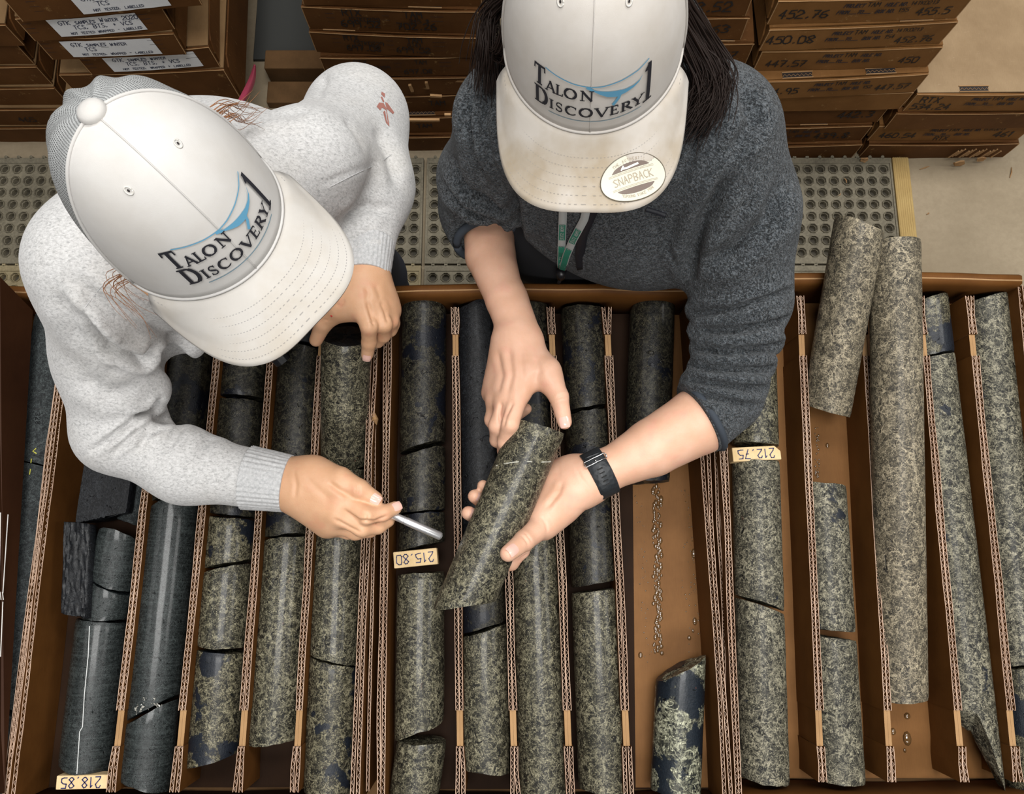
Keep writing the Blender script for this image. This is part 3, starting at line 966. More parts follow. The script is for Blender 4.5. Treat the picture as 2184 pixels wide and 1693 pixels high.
def core(label, p0, p1, mat, t0=0.0, t1=0.0, e0=0.0, e1=0.0, z0=None, z1=None, r=RC, seed=None, group=None, jag=0.0016, wob=0.008, endmat=None, spike=None, half=None, rough_top=0.0):
    """p0 far end, p1 near end (photo points of the axis); t: sideways slope of the break (along-axis shift per radius), e: same towards the top"""
    z0 = ZF + r + 0.0008 if z0 is None else z0
    z1 = ZF + r + 0.0008 if z1 is None else z1
    A, B = P(*p0, z0), P(*p1, z1)
    ax = B - A
    L = np.linalg.norm(ax)
    ax /= L
    X = np.cross(ax, [0, 0, 1.0]); X /= np.linalg.norm(X)
    X = -X if X[0] < 0 else X
    Y = np.cross(X, ax); Y = -Y if Y[2] < 0 else Y
    seed = seed if seed is not None else (abs(hash(label)) if False else sum(ord(c_) * (i + 1) for i, c_ in enumerate(label)) % 99991)
    nt, nz = 56, max(6, int(L / 0.006))
    th = np.linspace(0, 2 * math.pi, nt, endpoint=False)
    rs = np.random.RandomState(seed)
    def end(sgn, t_, e_, sd):
        j = jag * (vnoise(th, np.zeros_like(th), sd) + 0.6 * vnoise(th * 3, np.zeros_like(th), sd + 1))
        return t_ * np.cos(th) * r + e_ * np.sin(th) * r + j
    a0, a1 = end(0, t0, e0, seed + 11), L + end(1, t1, e1, seed + 23)
    if spike is not None:
        a1 = a1 + spike(th) * 1.0
    V = []
    for i in range(nz + 1):
        f_ = i / nz
        s = a0 + (a1 - a0) * f_
        rr = r * (1 + wob * vnoise(th, s, seed + 5, 0.6))
        edge = min(f_, 1 - f_) * L
        if edge < 0.004: rr = rr - 0.0009 * (1 - edge / 0.004) * (1 + vnoise(th, s * 0, seed + 6))
        for k in range(nt):
            V.append((rr[k] * math.cos(th[k]), rr[k] * math.sin(th[k]), s[k]))
    F = []
    for i in range(nz):
        for k in range(nt):
            k2 = (k + 1) % nt
            F.append((i * nt + k, i * nt + k2, (i + 1) * nt + k2, (i + 1) * nt + k))
    mi = [0] * len(F)
    # broken end faces
    for e_idx, (row, sg, tt, ee) in enumerate(((0, -1, t0, e0), (nz, 1, t1, e1))):
        prev = [row * nt + k for k in range(nt)]
        zc = np.array([V[i][2] for i in prev])
        zm = zc.mean()
        for ring in (0.72, 0.42, 0.15):
            cur = []
            for k in range(nt):
                x, y = r * ring * math.cos(th[k]), r * ring * math.sin(th[k])
                z = zm + (zc[k] - zm) * ring + rs.uniform(-0.0012, 0.0012)
                cur.append(len(V)); V.append((x, y, z))
            for k in range(nt):
                k2 = (k + 1) % nt
                q = (prev[k], cur[k], cur[k2], prev[k2]) if sg > 0 else (prev[k], prev[k2], cur[k2], cur[k])
                F.append(q[::-1]); mi.append(1)
            prev = cur
        F.append(tuple(prev) if sg > 0 else tuple(prev[::-1])); mi.append(1)
    V = np.array(V)
    if half is not None:   # sawn flat: everything above a level is cut to a plane
        cutm = V[:, 1] > half
        V[cutm, 1] = half + (rs.uniform(-1, 1, cutm.sum()) * rough_top if rough_top else 0)
    me = bpy.data.meshes.new('drill_core')
    me.from_pydata([tuple(q) for q in V], [], [f[::-1] for f in F])
    me.materials.append(mat)
    me.materials.append(endmat or mat)
    me.polygons.foreach_set('material_index', mi)
    me.polygons.foreach_set('use_smooth', [True] * len(F))
    me.update()
    o = bpy.data.objects.new('drill_core', me)
    C.objects.link(o)
    Mx = Matrix(((X[0], Y[0], ax[0], A[0]), (X[1], Y[1], ax[1], A[1]), (X[2], Y[2], ax[2], A[2]), (0, 0, 0, 1)))
    bm = bmesh.new(); bm.from_mesh(me); bmesh.ops.recalc_face_normals(bm, faces=bm.faces)
    for e in bm.edges:
        if len(e.link_faces) == 2 and e.calc_face_angle(0) > 0.9: e.smooth = False
    bm.to_mesh(me); bm.free()
    o.matrix_world = Mx
    tag(o, label, 'rock core', group or 'drill core lengths')
    CORES.append(o)
    return o


def lane(a, b):
    """point on the lane axis at photo row y"""
    def f(y):
        return (a[0] + (b[0] - a[0]) * (y - a[1]) / (b[1] - a[1]), y)
    return f


m = M
# --- left box
GB = 'cores in the left box'
l1 = lane((245, 1120), (178, 1650))
core('smooth dark grey core with a pale straight vein, above the block marked 218.85', (218, 1322), (182, 1638), m['gabbro'], 0.1, 0.25, group=GB)
core('short grey core with a blue broken top in the left box', (256, 1148), (239, 1243), m['gabbro'], 0.1, 0.25, e0=-0.5, r=0.029, endmat=m['blueend'], group=GB, z0=1.012, z1=1.006)
core('glossy grey core wedged below the blue-ended one, first lane', (238, 1250), (222, 1318), m['gabbro'], 0.25, -0.1, r=0.0295, group=GB, z0=1.004, z1=1.002)
core('rough black broken chunk against the left wall of the left box', (172, 1118), (168, 1310), m['black'], 0.2, 0.25, r=0.0205, z0=1.030, z1=1.026, group=GB, wob=0.05, jag=0.003, half=0.012, rough_top=0.0022)
core('black sawn half core with a flat top under the grey sleeve', (258, 860), (222, 1105), m['black'], 0.0, -0.25, half=0.010, r=0.036, z0=1.016, z1=1.016, group=GB)
core('narrow dark half core right of the flat black slab', (298, 960), (276, 1112), m['gabbro_dry'], 0.0, 0.3, r=0.018, group=GB, z0=0.992, z1=0.992)
l2 = lane((402, 800), (312, 1650))
core('dark core hidden under the grey sleeve, second lane of the left box', l2(690), l2(1052), m['dark'], 0, -0.5, group=GB)
core('long glossy dark core with two bright streaks, second lane of the left box', l2(1066), l2(1508), m['gabbro'], -0.5, -0.55, group=GB)
core('dark grey core at the near end of the second lane, left box', l2(1517), l2(1668), m['gabbro'], -0.55, 0.3, group=GB)
l3 = lane((520, 800), (455, 1615))
core('dark core under the cap brim, third lane of the left box', l3(690), l3(850), m['dark'], 0, 0.05, group=GB)
core('dark olive core crossed by the grey sleeve, third lane of the left box', l3(858), l3(1100), m['dark'], 0.05, 0.08, group=GB)
core('short glossy core between two cracks, third lane of the left box', l3(1106), l3(1203), m['mixed'], 0.08, -0.2, group=GB)
core('glossy olive core above a ragged black gap, third lane of the left box', l3(1211), l3(1378), m['sulph'], -0.2, 0.05, group=GB)
core('speckled olive and dark core with a jagged near end, third lane', l3(1388), l3(1618), m['mixed'], 0.05, -0.25, group=GB)
l4 = lane((640, 800), (584, 1580))
core('black core below the cap brim, fourth lane of the left box', l4(640), l4(738), m['black'], 0, 0.1, group=GB)
core('dark olive core under the pen hand sleeve, fourth lane of the left box', l4(745), l4(1142), m['dark'], 0.1, -0.1, group=GB)
core('long shiny olive core ending short of the wall, fourth lane of the left box', l4(1148), l4(1580), m['sulph'], -0.1, -0.1, group=GB)
core('raised olive core gripped by the hand of the person in grey', (738, 716), (733, 986), m['sulph'], 0.0, 0.0, e0=0.15, e1=-0.1, z0=1.098, z1=1.002, endmat=m['black'], group='cores lifted from the boxes')
l5 = lane((728, 1010), (702, 1680))
core('core with a smooth dark patch behind the pen hand, fifth lane of the left box', l5(1003), l5(1406), m['sulph'], 0, 0.22, group=GB)
core('large dark and olive patched core at the near end of the fifth lane, left box', l5(1410), l5(1688), m['mixed'], 0.22, 0.1, group=GB, seed=312)
# --- far left box
core('slate grey core with a yellow chevron mark, upper piece at the left edge', (128, 680), (84, 990), m['gabbro_dry'], 0, 0.15, group='cores at the left photo edge')
core('slate grey core at the left edge below the chevron mark', (84, 994), (38, 1500), m['gabbro_dry'], 0.15, 0.35, group='cores at the left photo edge')
core('near slate grey core at the left photo edge, deep in shadow', (36, 1512), (16, 1690), m['gabbro_dry'], 0.35, 0.1, group='cores at the left photo edge')
# --- middle box
GC = 'cores in the middle box'
c1 = lane((905, 650), (893, 1690))
core('dark patchy core at the far end of the first lane, middle box', c1(652), c1(955), m['dark'], 0.1, -0.25, group=GC)
core('dark olive core below a slanted break, first lane of the middle box', c1(966), c1(1092), m['dark'], -0.25, -0.08, group=GC)
core('short core just above the block marked 215.80', c1(1097), c1(1165), m['dark'], -0.08, -0.2, group=GC)
core('lumpy olive core with black veins below the block marked 215.80', c1(1222), c1(1556), m['sulph'], -0.05, -0.33, group=GC, wob=0.022)
core('skewed olive core end at the near wall, first lane of the middle box', (900, 1578), (884, 1690), m['sulph'], -0.1, -0.1, group=GC)
c2 = lane((1018, 650), (1037, 1640))
core('black core behind the bare forearm, second lane of the middle box', c2(655), c2(1180), m['black'], -0.3, 0.1, group=GC)
core('short core peeking out from under the held core', c2(1190), c2(1336), m['dark'], 0, -0.28, group=GC)
core('olive core with dark spots at the near end of the second lane, middle box', c2(1344), c2(1638), m['sulph'], -0.28, 0.12, group=GC)
c3 = lane((1122, 655), (1158, 1640))
core('short dark core behind the wrist, third lane of the middle box', c3(656), c3(732), m['dark'], 0, 0.05, group=GC)
core('dark core under the upper hand, third lane of the middle box', c3(737), c3(975), m['dark'], 0.05, 0.1, group=GC)
core('long olive core with bright streaks right of the held core', c3(982), c3(1700), m['sulph'], 0.1, 0.1, group=GC)
c4 = lane((1243, 660), (1286, 1660))
core('dark grained core at the far end of the fourth lane, middle box', c4(664), c4(874), m['dark'], 0.05, -0.15, group=GC)
core('glossy dark core passing under the black wrist band', c4(883), c4(1243), m['dark'], -0.15, -0.15, group=GC)
core('long olive core below a black gap, fourth lane of the middle box', c4(1260), c4(1682), m['sulph'], -0.1, 0.1, group=GC)
core('dark rough core at the far end of the emptied lane, below the fleece', (1392, 645), (1378, 1028), m['dark'], -0.35, -0.1, group=GC, jag=0.003)
core('pale mottled core with a slanted top at the near end of the emptied lane', (1452, 1424), (1440, 1688), m['mottled'], -0.6, 0.05, group=GC)
# --- right box
GD = 'cores in the right box'
d1 = lane((1608, 860), (1628, 1640))
core('olive core behind the fleece cuff, above the block marked 212.75', d1(700), d1(950), m['sulph'], 0, 0.05, group=GD)
core('olive grey core directly below the block marked 212.75', d1(986), d1(1284), m['sulph_dry'], 0, 0.3, group=GD)
core('long olive core at the near end of the first lane, right box', d1(1292), d1(1662), m['sulph_dry'], 0.3, 0.1, group=GD)
d2 = lane((1752, 1040), (1788, 1650))
core('short grey core with a ragged top below the leaning core', d2(1034), d2(1342), m['sulph_dry'], 0.1, 0.05, group=GD)
core('grey core with a black blotch at the near end of the second lane, right box', d2(1358), d2(1662), m['sulph_dry'], 0.1, 0.05, group=GD, seed=77)
core('core leaning up across the far rim of the right box', (1833, 478), (1762, 874), m['sulph_vein'], 0.25, 0.15, z0=1.112, z1=1.018, group='cores lifted from the boxes', r=0.0335)
core('very long pale veined core jutting over the far rim of the right box', (1908, 518), (1921, 1484), m['sulph_vein'], 0.0, -0.05, z0=1.088, z1=1.006, group=GD, r=0.0335)
d4 = lane((1972, 660), (2080, 1650))
core('short core with a smooth black end by the far wall, right box fourth lane', d4(645), d4(762), m['mixed'], -0.3, -0.2, group=GD)
core('long grey core tapering to a split point, fourth lane of the right box', d4(768), d4(1510), m['sulph_dry'], -0.2, 0.0, group=GD, spike=lambda th: 0.098 * np.clip(np.cos(th - 0.25) * 1.1, 0, 1) ** 1.3)
d5 = lane((2095, 640), (2196, 1600))
core('long grey core with a slanted top in the last lane at the right edge', d5(642), d5(1408), m['sulph_dry'], -0.3, -0.2, group=GD)
core('dark glossy core low on the right photo edge', d5(1418), d5(1690), m['mixed'], -0.2, 0.0, group=GD)

# pale vein and crystal patch on left-box cores, chevron mark and number on the edge core
def on_core(o, px, py, lift=0.0004):
    """the spot of a core's surface seen at a photo position"""
    Mi = np.array(o.matrix_world)
    O = np.array([0, 0, CAMH]); d = P(px, py, 1.0) - O
    R3, T3 = Mi[:3, :3], Mi[:3, 3]
    o_, dd = R3.T @ (O - T3), R3.T @ d
    r_ = RC + lift
    a, b, c_ = dd[0] ** 2 + dd[1] ** 2, o_[0] * dd[0] + o_[1] * dd[1], o_[0] ** 2 + o_[1] ** 2 - r_ ** 2
    q = max(b * b - a * c_, 0)
    s = (-b - math.sqrt(q)) / a
    return O + d * s


def mark(name, o, pts, w, mat):
    mb = MB()
    mb.tube([on_core(o, *p) for p in pts], w, 5, flat=0.5)
    k = mb.build(name, mat)
    k.parent = o
    k.matrix_parent_inverse = o.matrix_world.inverted()
    return k


pale = plain('pale_vein', (0.55, 0.56, 0.55), 0.5)
byl = {o['label']: o for o in CORES}
mark('pale_vein', byl['smooth dark grey core with a pale straight vein, above the block marked 218.85'], [(191, 1335), (188, 1400), (186, 1420), (180, 1480), (176, 1550), (170, 1560), (164, 1650)], 0.0006, pale)
ye = plain('yellow_crayon', (0.5, 0.48, 0.05), 0.6)
ed = byl['slate grey core with a yellow chevron mark, upper piece at the left edge']
mark('chevron_mark', ed, [(77, 956), (70, 962), (78, 967)], 0.0008, ye)
mark('dash_mark', ed, [(67, 978), (66, 987)], 0.0007, ye)
mark('dash_mark', byl['slate grey core at the left edge below the chevron mark'], [(65, 1000), (63, 1012)], 0.0007, ye)
bk = plain('black_marker', (0.006, 0.006, 0.007), 0.5)
mark('marker_line', ed, [(75, 873), (92, 869)], 0.0007, bk)
mk = MB()
for i, ch in enumerate('328'):
    for stk in FONT[ch]:
        pp = []
        for s_ in stk.split():
            x_, y_ = _pt(s_)
            pp.append(on_core(ed, 76 + y_ * 9, 880 + i * 9 + x_ * 11))
        mk.tube(pp, 0.0004, 4)
k = mk.build('marker_number', bk); k.parent = ed; k.matrix_parent_inverse = ed.matrix_world.inverted()
hc = byl['long glossy dark core with two bright streaks, second lane of the left box']
cr = MB()
r_ = random.Random(4)
for i in range(46):
    u = r_.uniform(0, 1)
    px, py = 288 + u * 58, 1525 - u * 22 - r_.uniform(0, 34) * math.sin(math.pi * min(1, u + 0.1))
    q = on_core(hc, px, py)
    s = r_.uniform(0.0008, 0.0024)
    vs = [q + np.array([r_.uniform(-s, s), r_.uniform(-s, s), r_.uniform(-s * 0.3, s * 0.8)]) for _ in range(4)]
    cr.add(vs, [(0, 1, 2), (0, 2, 3), (0, 3, 1), (1, 3, 2)])
k = cr.build('crystal_patch', plain('crystals', (0.35, 0.34, 0.30), 0.2, coat=0.5)); k.parent = hc; k.matrix_parent_inverse = hc.matrix_world.inverted()
k['kind'] = 'stuff'

# ------------------------------------------------------------------ wooden depth blocks
def block(pc, w, d, h, ang, txt, label, z0, chamfer=0.0, tilt=0.0):
    c_ = P(*pc, z0 + h)
    root = empty('depth_block', (c_[0], c_[1], z0), label, 'wood block', 'wooden depth blocks', ang)
    b = MB()
    x0, x1, y0, y1 = -w / 2, w / 2, -d / 2, d / 2
    prof = [(x0, y0), (x1, y0), (x1, y1 - chamfer), (x1 - chamfer, y1), (x0, y1)] if chamfer else [(x0, y0), (x1, y0), (x1, y1), (x0, y1)]
    k = len(prof)
    b.add([(x, y, 0) for x, y in prof] + [(x, y, h) for x, y in prof], [tuple(range(k))[::-1], tuple(range(k, 2 * k))] + [(i, (i + 1) % k, k + (i + 1) % k, k + i) for i in range(k)])
    o = b.build('block', M['wood'], root)
    bevel(o, 0.0012)
    q, xe = text2d(txt, 0, 0, 0.0125, 0.0013, 0.25, 0.0, 0.03, 0.9, 5)
    wd = xe - 0.004
    mb = MB()
    for qq in q:
        mb.add([(-(p[0] - wd / 2), -(p[1] - 0.006), h + 0.0005) for p in qq], [(0, 1, 2, 3)])
    mb.build('handwritten_number', M['blueink'], root)
    return root


block((886, 1190), 0.060, 0.022, 0.020, 0.10, '215.80', 'pale wooden block marked 215.80 in the middle box', ZF + 0.042, 0.0)
block((174, 1668), 0.066, 0.017, 0.020, 0.02, '218.85', 'pale wooden block marked 218.85 at the near wall of the left box', ZF + 0.046, 0.0)
block((1614, 967), 0.068, 0.020, 0.022, 0.05, '212.75', 'pale wooden block marked 212.75 with a cut corner in the right box', ZF + 0.040, 0.008)

# ------------------------------------------------------------------ water on the wet cardboard
t = NT('water')
t.set(col=(0.11, 0.058, 0.022), rough=0.06, coat=1.0, coatr=0.03)
M['water'] = t.m
def drops(spots, label, zf, seed):
    mb = MB()
    r = random.Random(seed)
    for (px, py, s, sq) in spots:
        c_ = P(px, py, zf)
        n, rings = 9, 3
        vs, fs = [], []
        for j in range(rings):
            a = j / rings * math.pi / 2
            for k in range(n):
                w = 2 * math.pi * k / n
                vs.append(c_ + np.array([s * math.cos(a) * math.cos(w), sq * s * math.cos(a) * math.sin(w), 0.0003 + 0.55 * s * math.sin(a)]))
        vs.append(c_ + np.array([0, 0, 0.0003 + 0.55 * s]))
        for j in range(rings - 1):
            for k in range(n):
                fs.append((j * n + k, j * n + (k + 1) % n, (j + 1) * n + (k + 1) % n, (j + 1) * n + k))
        for k in range(n): fs.append(((rings - 1) * n + k, (rings - 1) * n + (k + 1) % n, len(vs) - 1))
        fs.append(tuple(range(n))[::-1])
        mb.add(vs, fs)
    o = mb.build('water_drops', M['water'], smooth=True)
    tag(o, label, 'water', None, 'stuff')
    return o


r_ = random.Random(11)
sp = []
for i in range(150):
    y_ = 1035 + 360 * i / 150
    x_ = 1400 + (y_ - 1035) * 0.005 + r_.uniform(-8, 10)
    sp.append((x_, y_, r_.uniform(0.0014, 0.0034), r_.uniform(1.0, 1.7)))
for i in range(150):
    side = r_.choice((0, 1, 1))
    y_ = r_.uniform(1040, 1440)
    x_ = (1352 + (y_ - 1040) * 0.06 + r_.uniform(0, 18)) if side == 0 else (1478 + (y_ - 1040) * 0.055 - abs(r_.gauss(0, 14)))
    sp.append((x_, y_, r_.uniform(0.0004, 0.0013), 1.0))
for q in ((1480, 1180, 0.004, 1.8), (1482, 1325, 0.0035, 1.6), (1366, 1397, 0.0035, 1.3), (1470, 1360, 0.003, 1.2), (1478, 1345, 0.002, 1.5)): sp.append(q)
drops(sp, 'trickle and beads of water on the emptied cardboard lane', ZF, 3)
sp = [(1935, 1527, 0.0045, 1.0), (1935, 1575, 0.006, 1.6), (1905, 1560, 0.004, 1.2), (1930, 1600, 0.002, 1.5)]
for i in range(40): sp.append((1742 + r_.uniform(-4, 5), r_.uniform(905, 1020), r_.uniform(0.0006, 0.0016), 1.2))
sp.append((1765, 950, 0.0028, 1.4))
drops(sp, 'water drops on the bare floor of the right box', ZF, 4)


# ------------------------------------------------------------------ soft shapes grown from distance fields (bodies, clothes, hands)
class Field:
    def __init__(self, h):
        self.h, self.prims = h, []

    def cap(self, a, b, ra, rb, k=0.01):
        self.prims.append(('c', np.array(a, float), np.array(b, float), ra, rb, k)); return self

    def chain(self, pts, rad, k=0.006):
        for i in range(len(pts) - 1): self.cap(pts[i], pts[i + 1], rad[i], rad[i + 1], k if i == 0 else 0.004)
        return self

    def ell(self, c, r, k=0.02, R=None, sub=False):
        self.prims.append(('s' if sub else 'e', np.array(c, float), np.array(r, float), np.eye(3) if R is None else np.array(R, float), None, k)); return self

    def mesh(self):
        h = self.h
        lo, hi = np.full(3, 9e9), np.full(3, -9e9)
        for p in self.prims:
            if p[0] == 'c':
                r = max(p[3], p[4]) + 0.01
                lo = np.minimum(lo, np.minimum(p[1], p[2]) - r); hi = np.maximum(hi, np.maximum(p[1], p[2]) + r)
            elif p[0] == 'e':
                r = p[2].max() + 0.01
                lo = np.minimum(lo, p[1] - r); hi = np.maximum(hi, p[1] + r)
        n = np.ceil((hi - lo) / h).astype(int) + 3
        ax = [lo[i] - h + h * np.arange(n[i]) for i in range(3)]
        D = np.full(n, 1.0, np.float32)
        for p in self.prims:
            k = p[5]
            if p[0] == 'c':
                r = max(p[3], p[4]) + k + 3 * h
                a, b = np.minimum(p[1], p[2]) - r, np.maximum(p[1], p[2]) + r
            else:
                r = p[2].max() + k + 3 * h
                a, b = p[1] - r, p[1] + r
            sl = tuple(slice(max(0, int((a[i] - ax[i][0]) / h)), min(n[i], int((b[i] - ax[i][0]) / h) + 2)) for i in range(3))
            X, Y, Z = np.meshgrid(ax[0][sl[0]], ax[1][sl[1]], ax[2][sl[2]], indexing='ij')
            Q = np.stack([X, Y, Z], -1).astype(np.float32)
            if p[0] == 'c':
                ba = p[2] - p[1]
                L2 = max(float(ba @ ba), 1e-12)
                t_ = np.clip(((Q - p[1]) @ ba) / L2, 0, 1)
                d = np.linalg.norm(Q - p[1] - t_[..., None] * ba, axis=-1) - (p[3] + (p[4] - p[3]) * t_)
            else:
                q = ((Q - p[1]) @ p[3]) / p[2]
                k0 = np.linalg.norm(q, axis=-1)
                k1 = np.linalg.norm(q / p[2], axis=-1)
                d = k0 * (k0 - 1.0) / np.maximum(k1, 1e-6)
            A = D[sl]
            if p[0] == 's':
                hh = np.maximum(k - np.abs(A + d), 0) / k
                D[sl] = np.maximum(A, -d) + hh * hh * k * 0.25
            else:
                hh = np.maximum(k - np.abs(A - d), 0) / k
                D[sl] = np.minimum(A, d) - hh * hh * k * 0.25
        return nets(D, ax)


def nets(D, ax):
    """surface nets"""
    ins = D < 0
    cnt = np.zeros(tuple(s - 1 for s in D.shape), np.int8)
    for i in (0, 1):
        for j in (0, 1):
            for k in (0, 1):
                cnt += ins[i:D.shape[0] - 1 + i, j:D.shape[1] - 1 + j, k:D.shape[2] - 1 + k]
    act = (cnt > 0) & (cnt < 8)
    idx = np.argwhere(act)
    vid = np.full(act.shape, -1, np.int64)
    vid[act] = np.arange(len(idx))
    cor = np.array([(i, j, k) for i in (0, 1) for j in (0, 1) for k in (0, 1)])
    vals = np.stack([D[idx[:, 0] + c_[0], idx[:, 1] + c_[1], idx[:, 2] + c_[2]] for c_ in cor], 1).astype(float)
    acc, num = np.zeros((len(idx), 3)), np.zeros(len(idx))
    for a in range(8):
        for b in range(a + 1, 8):
            if np.abs(cor[a] - cor[b]).sum() != 1: continue
            mk_ = (vals[:, a] < 0) != (vals[:, b] < 0)
            t_ = vals[:, a] / np.where(mk_, vals[:, a] - vals[:, b], 1)
            pos = cor[a] + t_[:, None] * (cor[b] - cor[a])
            acc[mk_] += pos[mk_]; num[mk_] += 1
    h = ax[0][1] - ax[0][0]
    V = np.array([ax[0][0], ax[1][0], ax[2][0]]) + h * (idx + acc / num[:, None])
    faces = []
    for axis in range(3):
        o1, o2 = [(1, 2), (2, 0), (0, 1)][axis]
        s0 = [slice(None)] * 3; s1 = [slice(None)] * 3
        s0[axis] = slice(0, -1); s1[axis] = slice(1, None)
        chg = ins[tuple(s0)] != ins[tuple(s1)]
        e = np.argwhere(chg)
        e = e[(e[:, o1] > 0) & (e[:, o2] > 0) & (e[:, o1] < D.shape[o1] - 1) & (e[:, o2] < D.shape[o2] - 1)]
        if not len(e): continue
        flip = ins[e[:, 0], e[:, 1], e[:, 2]]
        q = []
        for (da, db) in ((-1, -1), (0, -1), (0, 0), (-1, 0)):
            c_ = e.copy(); c_[:, o1] += da; c_[:, o2] += db
            q.append(vid[c_[:, 0], c_[:, 1], c_[:, 2]])
        q = np.stack(q, 1)
        q[~flip] = q[~flip][:, ::-1]
        faces.append(q)
    return V, np.concatenate(faces)


def vnormals(V, F):
    n = np.cross(V[F[:, 2]] - V[F[:, 0]], V[F[:, 3]] - V[F[:, 1]])
    N = np.zeros_like(V)
    for k in range(4): np.add.at(N, F[:, k], n)
    return N / (np.linalg.norm(N, axis=1, keepdims=True) + 1e-12)


def soften(V, F, it=2, lam=0.5):
    for _ in range(it):
        A, n = np.zeros_like(V), np.zeros(len(V))
        for k in range(4):
            np.add.at(A, F[:, k], V[F[:, (k + 1) % 4]] + V[F[:, (k + 3) % 4]]); np.add.at(n, F[:, k], 2)
        V = V + lam * (A / np.maximum(n, 1)[:, None] - V)
    return V


def folds(V, F, lines, it=1):
    """press creases (and raise rolls) along lines given by photo points, on the side facing up"""
    N = vnormals(V, F)
    px = pix(V)
    view = np.array([0, 0, CAMH]) - V
    view /= np.linalg.norm(view, axis=1, keepdims=True)
    face = np.clip((N * view).sum(1) * 2.5, 0, 1)
    off = np.zeros(len(V))
    for (pts, w, amp, ridge) in lines:
        pts = np.array(pts, float)
        best = np.full(len(V), 1e9); tb_ = np.zeros(len(V))
        seg = np.linalg.norm(np.diff(pts, axis=0), axis=1); tot = seg.sum(); run = 0
        for a, b, sl in zip(pts[:-1], pts[1:], seg):
            ba = b - a
            t_ = np.clip(((px - a) @ ba) / (ba @ ba), 0, 1)
            d = np.linalg.norm(px - a - t_[:, None] * ba, axis=1)
            m_ = d < best
            best[m_] = d[m_]; tb_[m_] = ((run + t_ * sl) / tot)[m_]
            run += sl
        taper = np.clip(np.minimum(tb_, 1 - tb_) * 5 + 0.12, 0, 1)
        prof = -np.exp(-(best / w) ** 2) + ridge * np.exp(-((best - 2.3 * w) / (1.3 * w)) ** 2)
        off += amp * prof * taper * face * (best < 7 * w)
    return V + N * off[:, None]


def mesh_obj(name, parts, mat, parent=None):
    """parts: list of (V, F) joined as one mesh"""
    V = np.concatenate([p[0] for p in parts])
    k, Fs = 0, []
    for p in parts:
        Fs.append(p[1] + k); k += len(p[0])
    F = np.concatenate(Fs)
    me = bpy.data.meshes.new(name)
    me.vertices.add(len(V)); me.vertices.foreach_set('co', V.ravel())
    me.loops.add(F.size); me.loops.foreach_set('vertex_index', F.ravel().astype(np.int32))
    me.polygons.add(len(F)); me.polygons.foreach_set('loop_start', np.arange(0, F.size, 4, dtype=np.int32))
    me.polygons.foreach_set('loop_total', np.full(len(F), 4, np.int32))
    me.polygons.foreach_set('use_smooth', np.ones(len(F), bool))
    me.update(calc_edges=True); me.validate()
    me.materials.append(mat)
    o = bpy.data.objects.new(name, me)
    C.objects.link(o)
    if parent is not None:
        o.parent = parent
        o.matrix_parent_inverse = wm(parent).inverted()
    return o


# ------------------------------------------------------------------ skin and cloth
def skin(name, c0, c1, pink):
    t = NT(name)
    v = t.map(1)
    n1 = t.noise(v, 22, 4, 0.6)
    n2 = t.noise(v, 420, 3, 0.6)
    c_ = t.ramp(n1, [(0.3, c0), (0.7, c1)])
    c_ = t.mix(t.ramp(t.noise(v, 45, 2), [(0.55, 0.0), (0.75, 0.45)]), c_, pink)
    c_ = t.mix(t.ramp(t.noise(v, 260, 2), [(0.74, 0.0), (0.78, 0.3)]), c_, tuple(x * 0.55 for x in c0))
    t.col(c_)
    t.set(rough=0.48, sss=0.12)
    t.b.inputs['Subsurface Radius'].default_value = (0.006, 0.002, 0.001)
    t.bump(t.math('ADD', n2, t.voro(t.map(1), 520)), 0.10, 0.0008)
    return t.m


M['skin_l'] = skin('tanned_skin', (0.60, 0.335, 0.19), (0.69, 0.41, 0.25), (0.64, 0.28, 0.18))
M['skin_r'] = skin('fair_skin', (0.64, 0.36, 0.235), (0.74, 0.45, 0.32), (0.70, 0.33, 0.25))
M['nail'] = plain('nail', (0.80, 0.50, 0.42), 0.22, coat=0.5)

t = NT('heather_sweatshirt')
v = t.map(1)
n1 = t.noise(t.map((260, 420, 260)), 1, 4, 0.7, 0.6)
n2 = t.noise(v, 900, 2, 0.6)
c_ = t.ramp(n1, [(0.32, (0.33, 0.33, 0.33)), (0.48, (0.52, 0.515, 0.51)), (0.64, (0.63, 0.625, 0.62))])
t.col(t.mix(t.ramp(t.noise(v, 9, 3), [(0.5, 0.0), (0.8, 0.25)]), c_, (0.60, 0.55, 0.47)))
t.set(rough=0.95, sheen=0.25)
t.bump(t.math('ADD', n1, t.math('MULTIPLY', n2, 0.6)), 0.35, 0.0015)
M['sweat'] = t.m
t = NT('ribbed_cuff')
c_ = t.ramp(t.noise(t.map((300, 300, 300)), 1, 4, 0.7), [(0.3, (0.36, 0.365, 0.37)), (0.65, (0.56, 0.56, 0.56))])
t.col(c_); t.set(rough=0.95, sheen=0.2)
wv = t.n('ShaderNodeTexWave'); wv.inputs['Scale'].default_value = 160; t.L(t.map((0.1, 1, 1)), wv.inputs['Vector'])
t.bump(wv.outputs['Fac'], 0.2, 0.001)
M['cuff'] = t.m

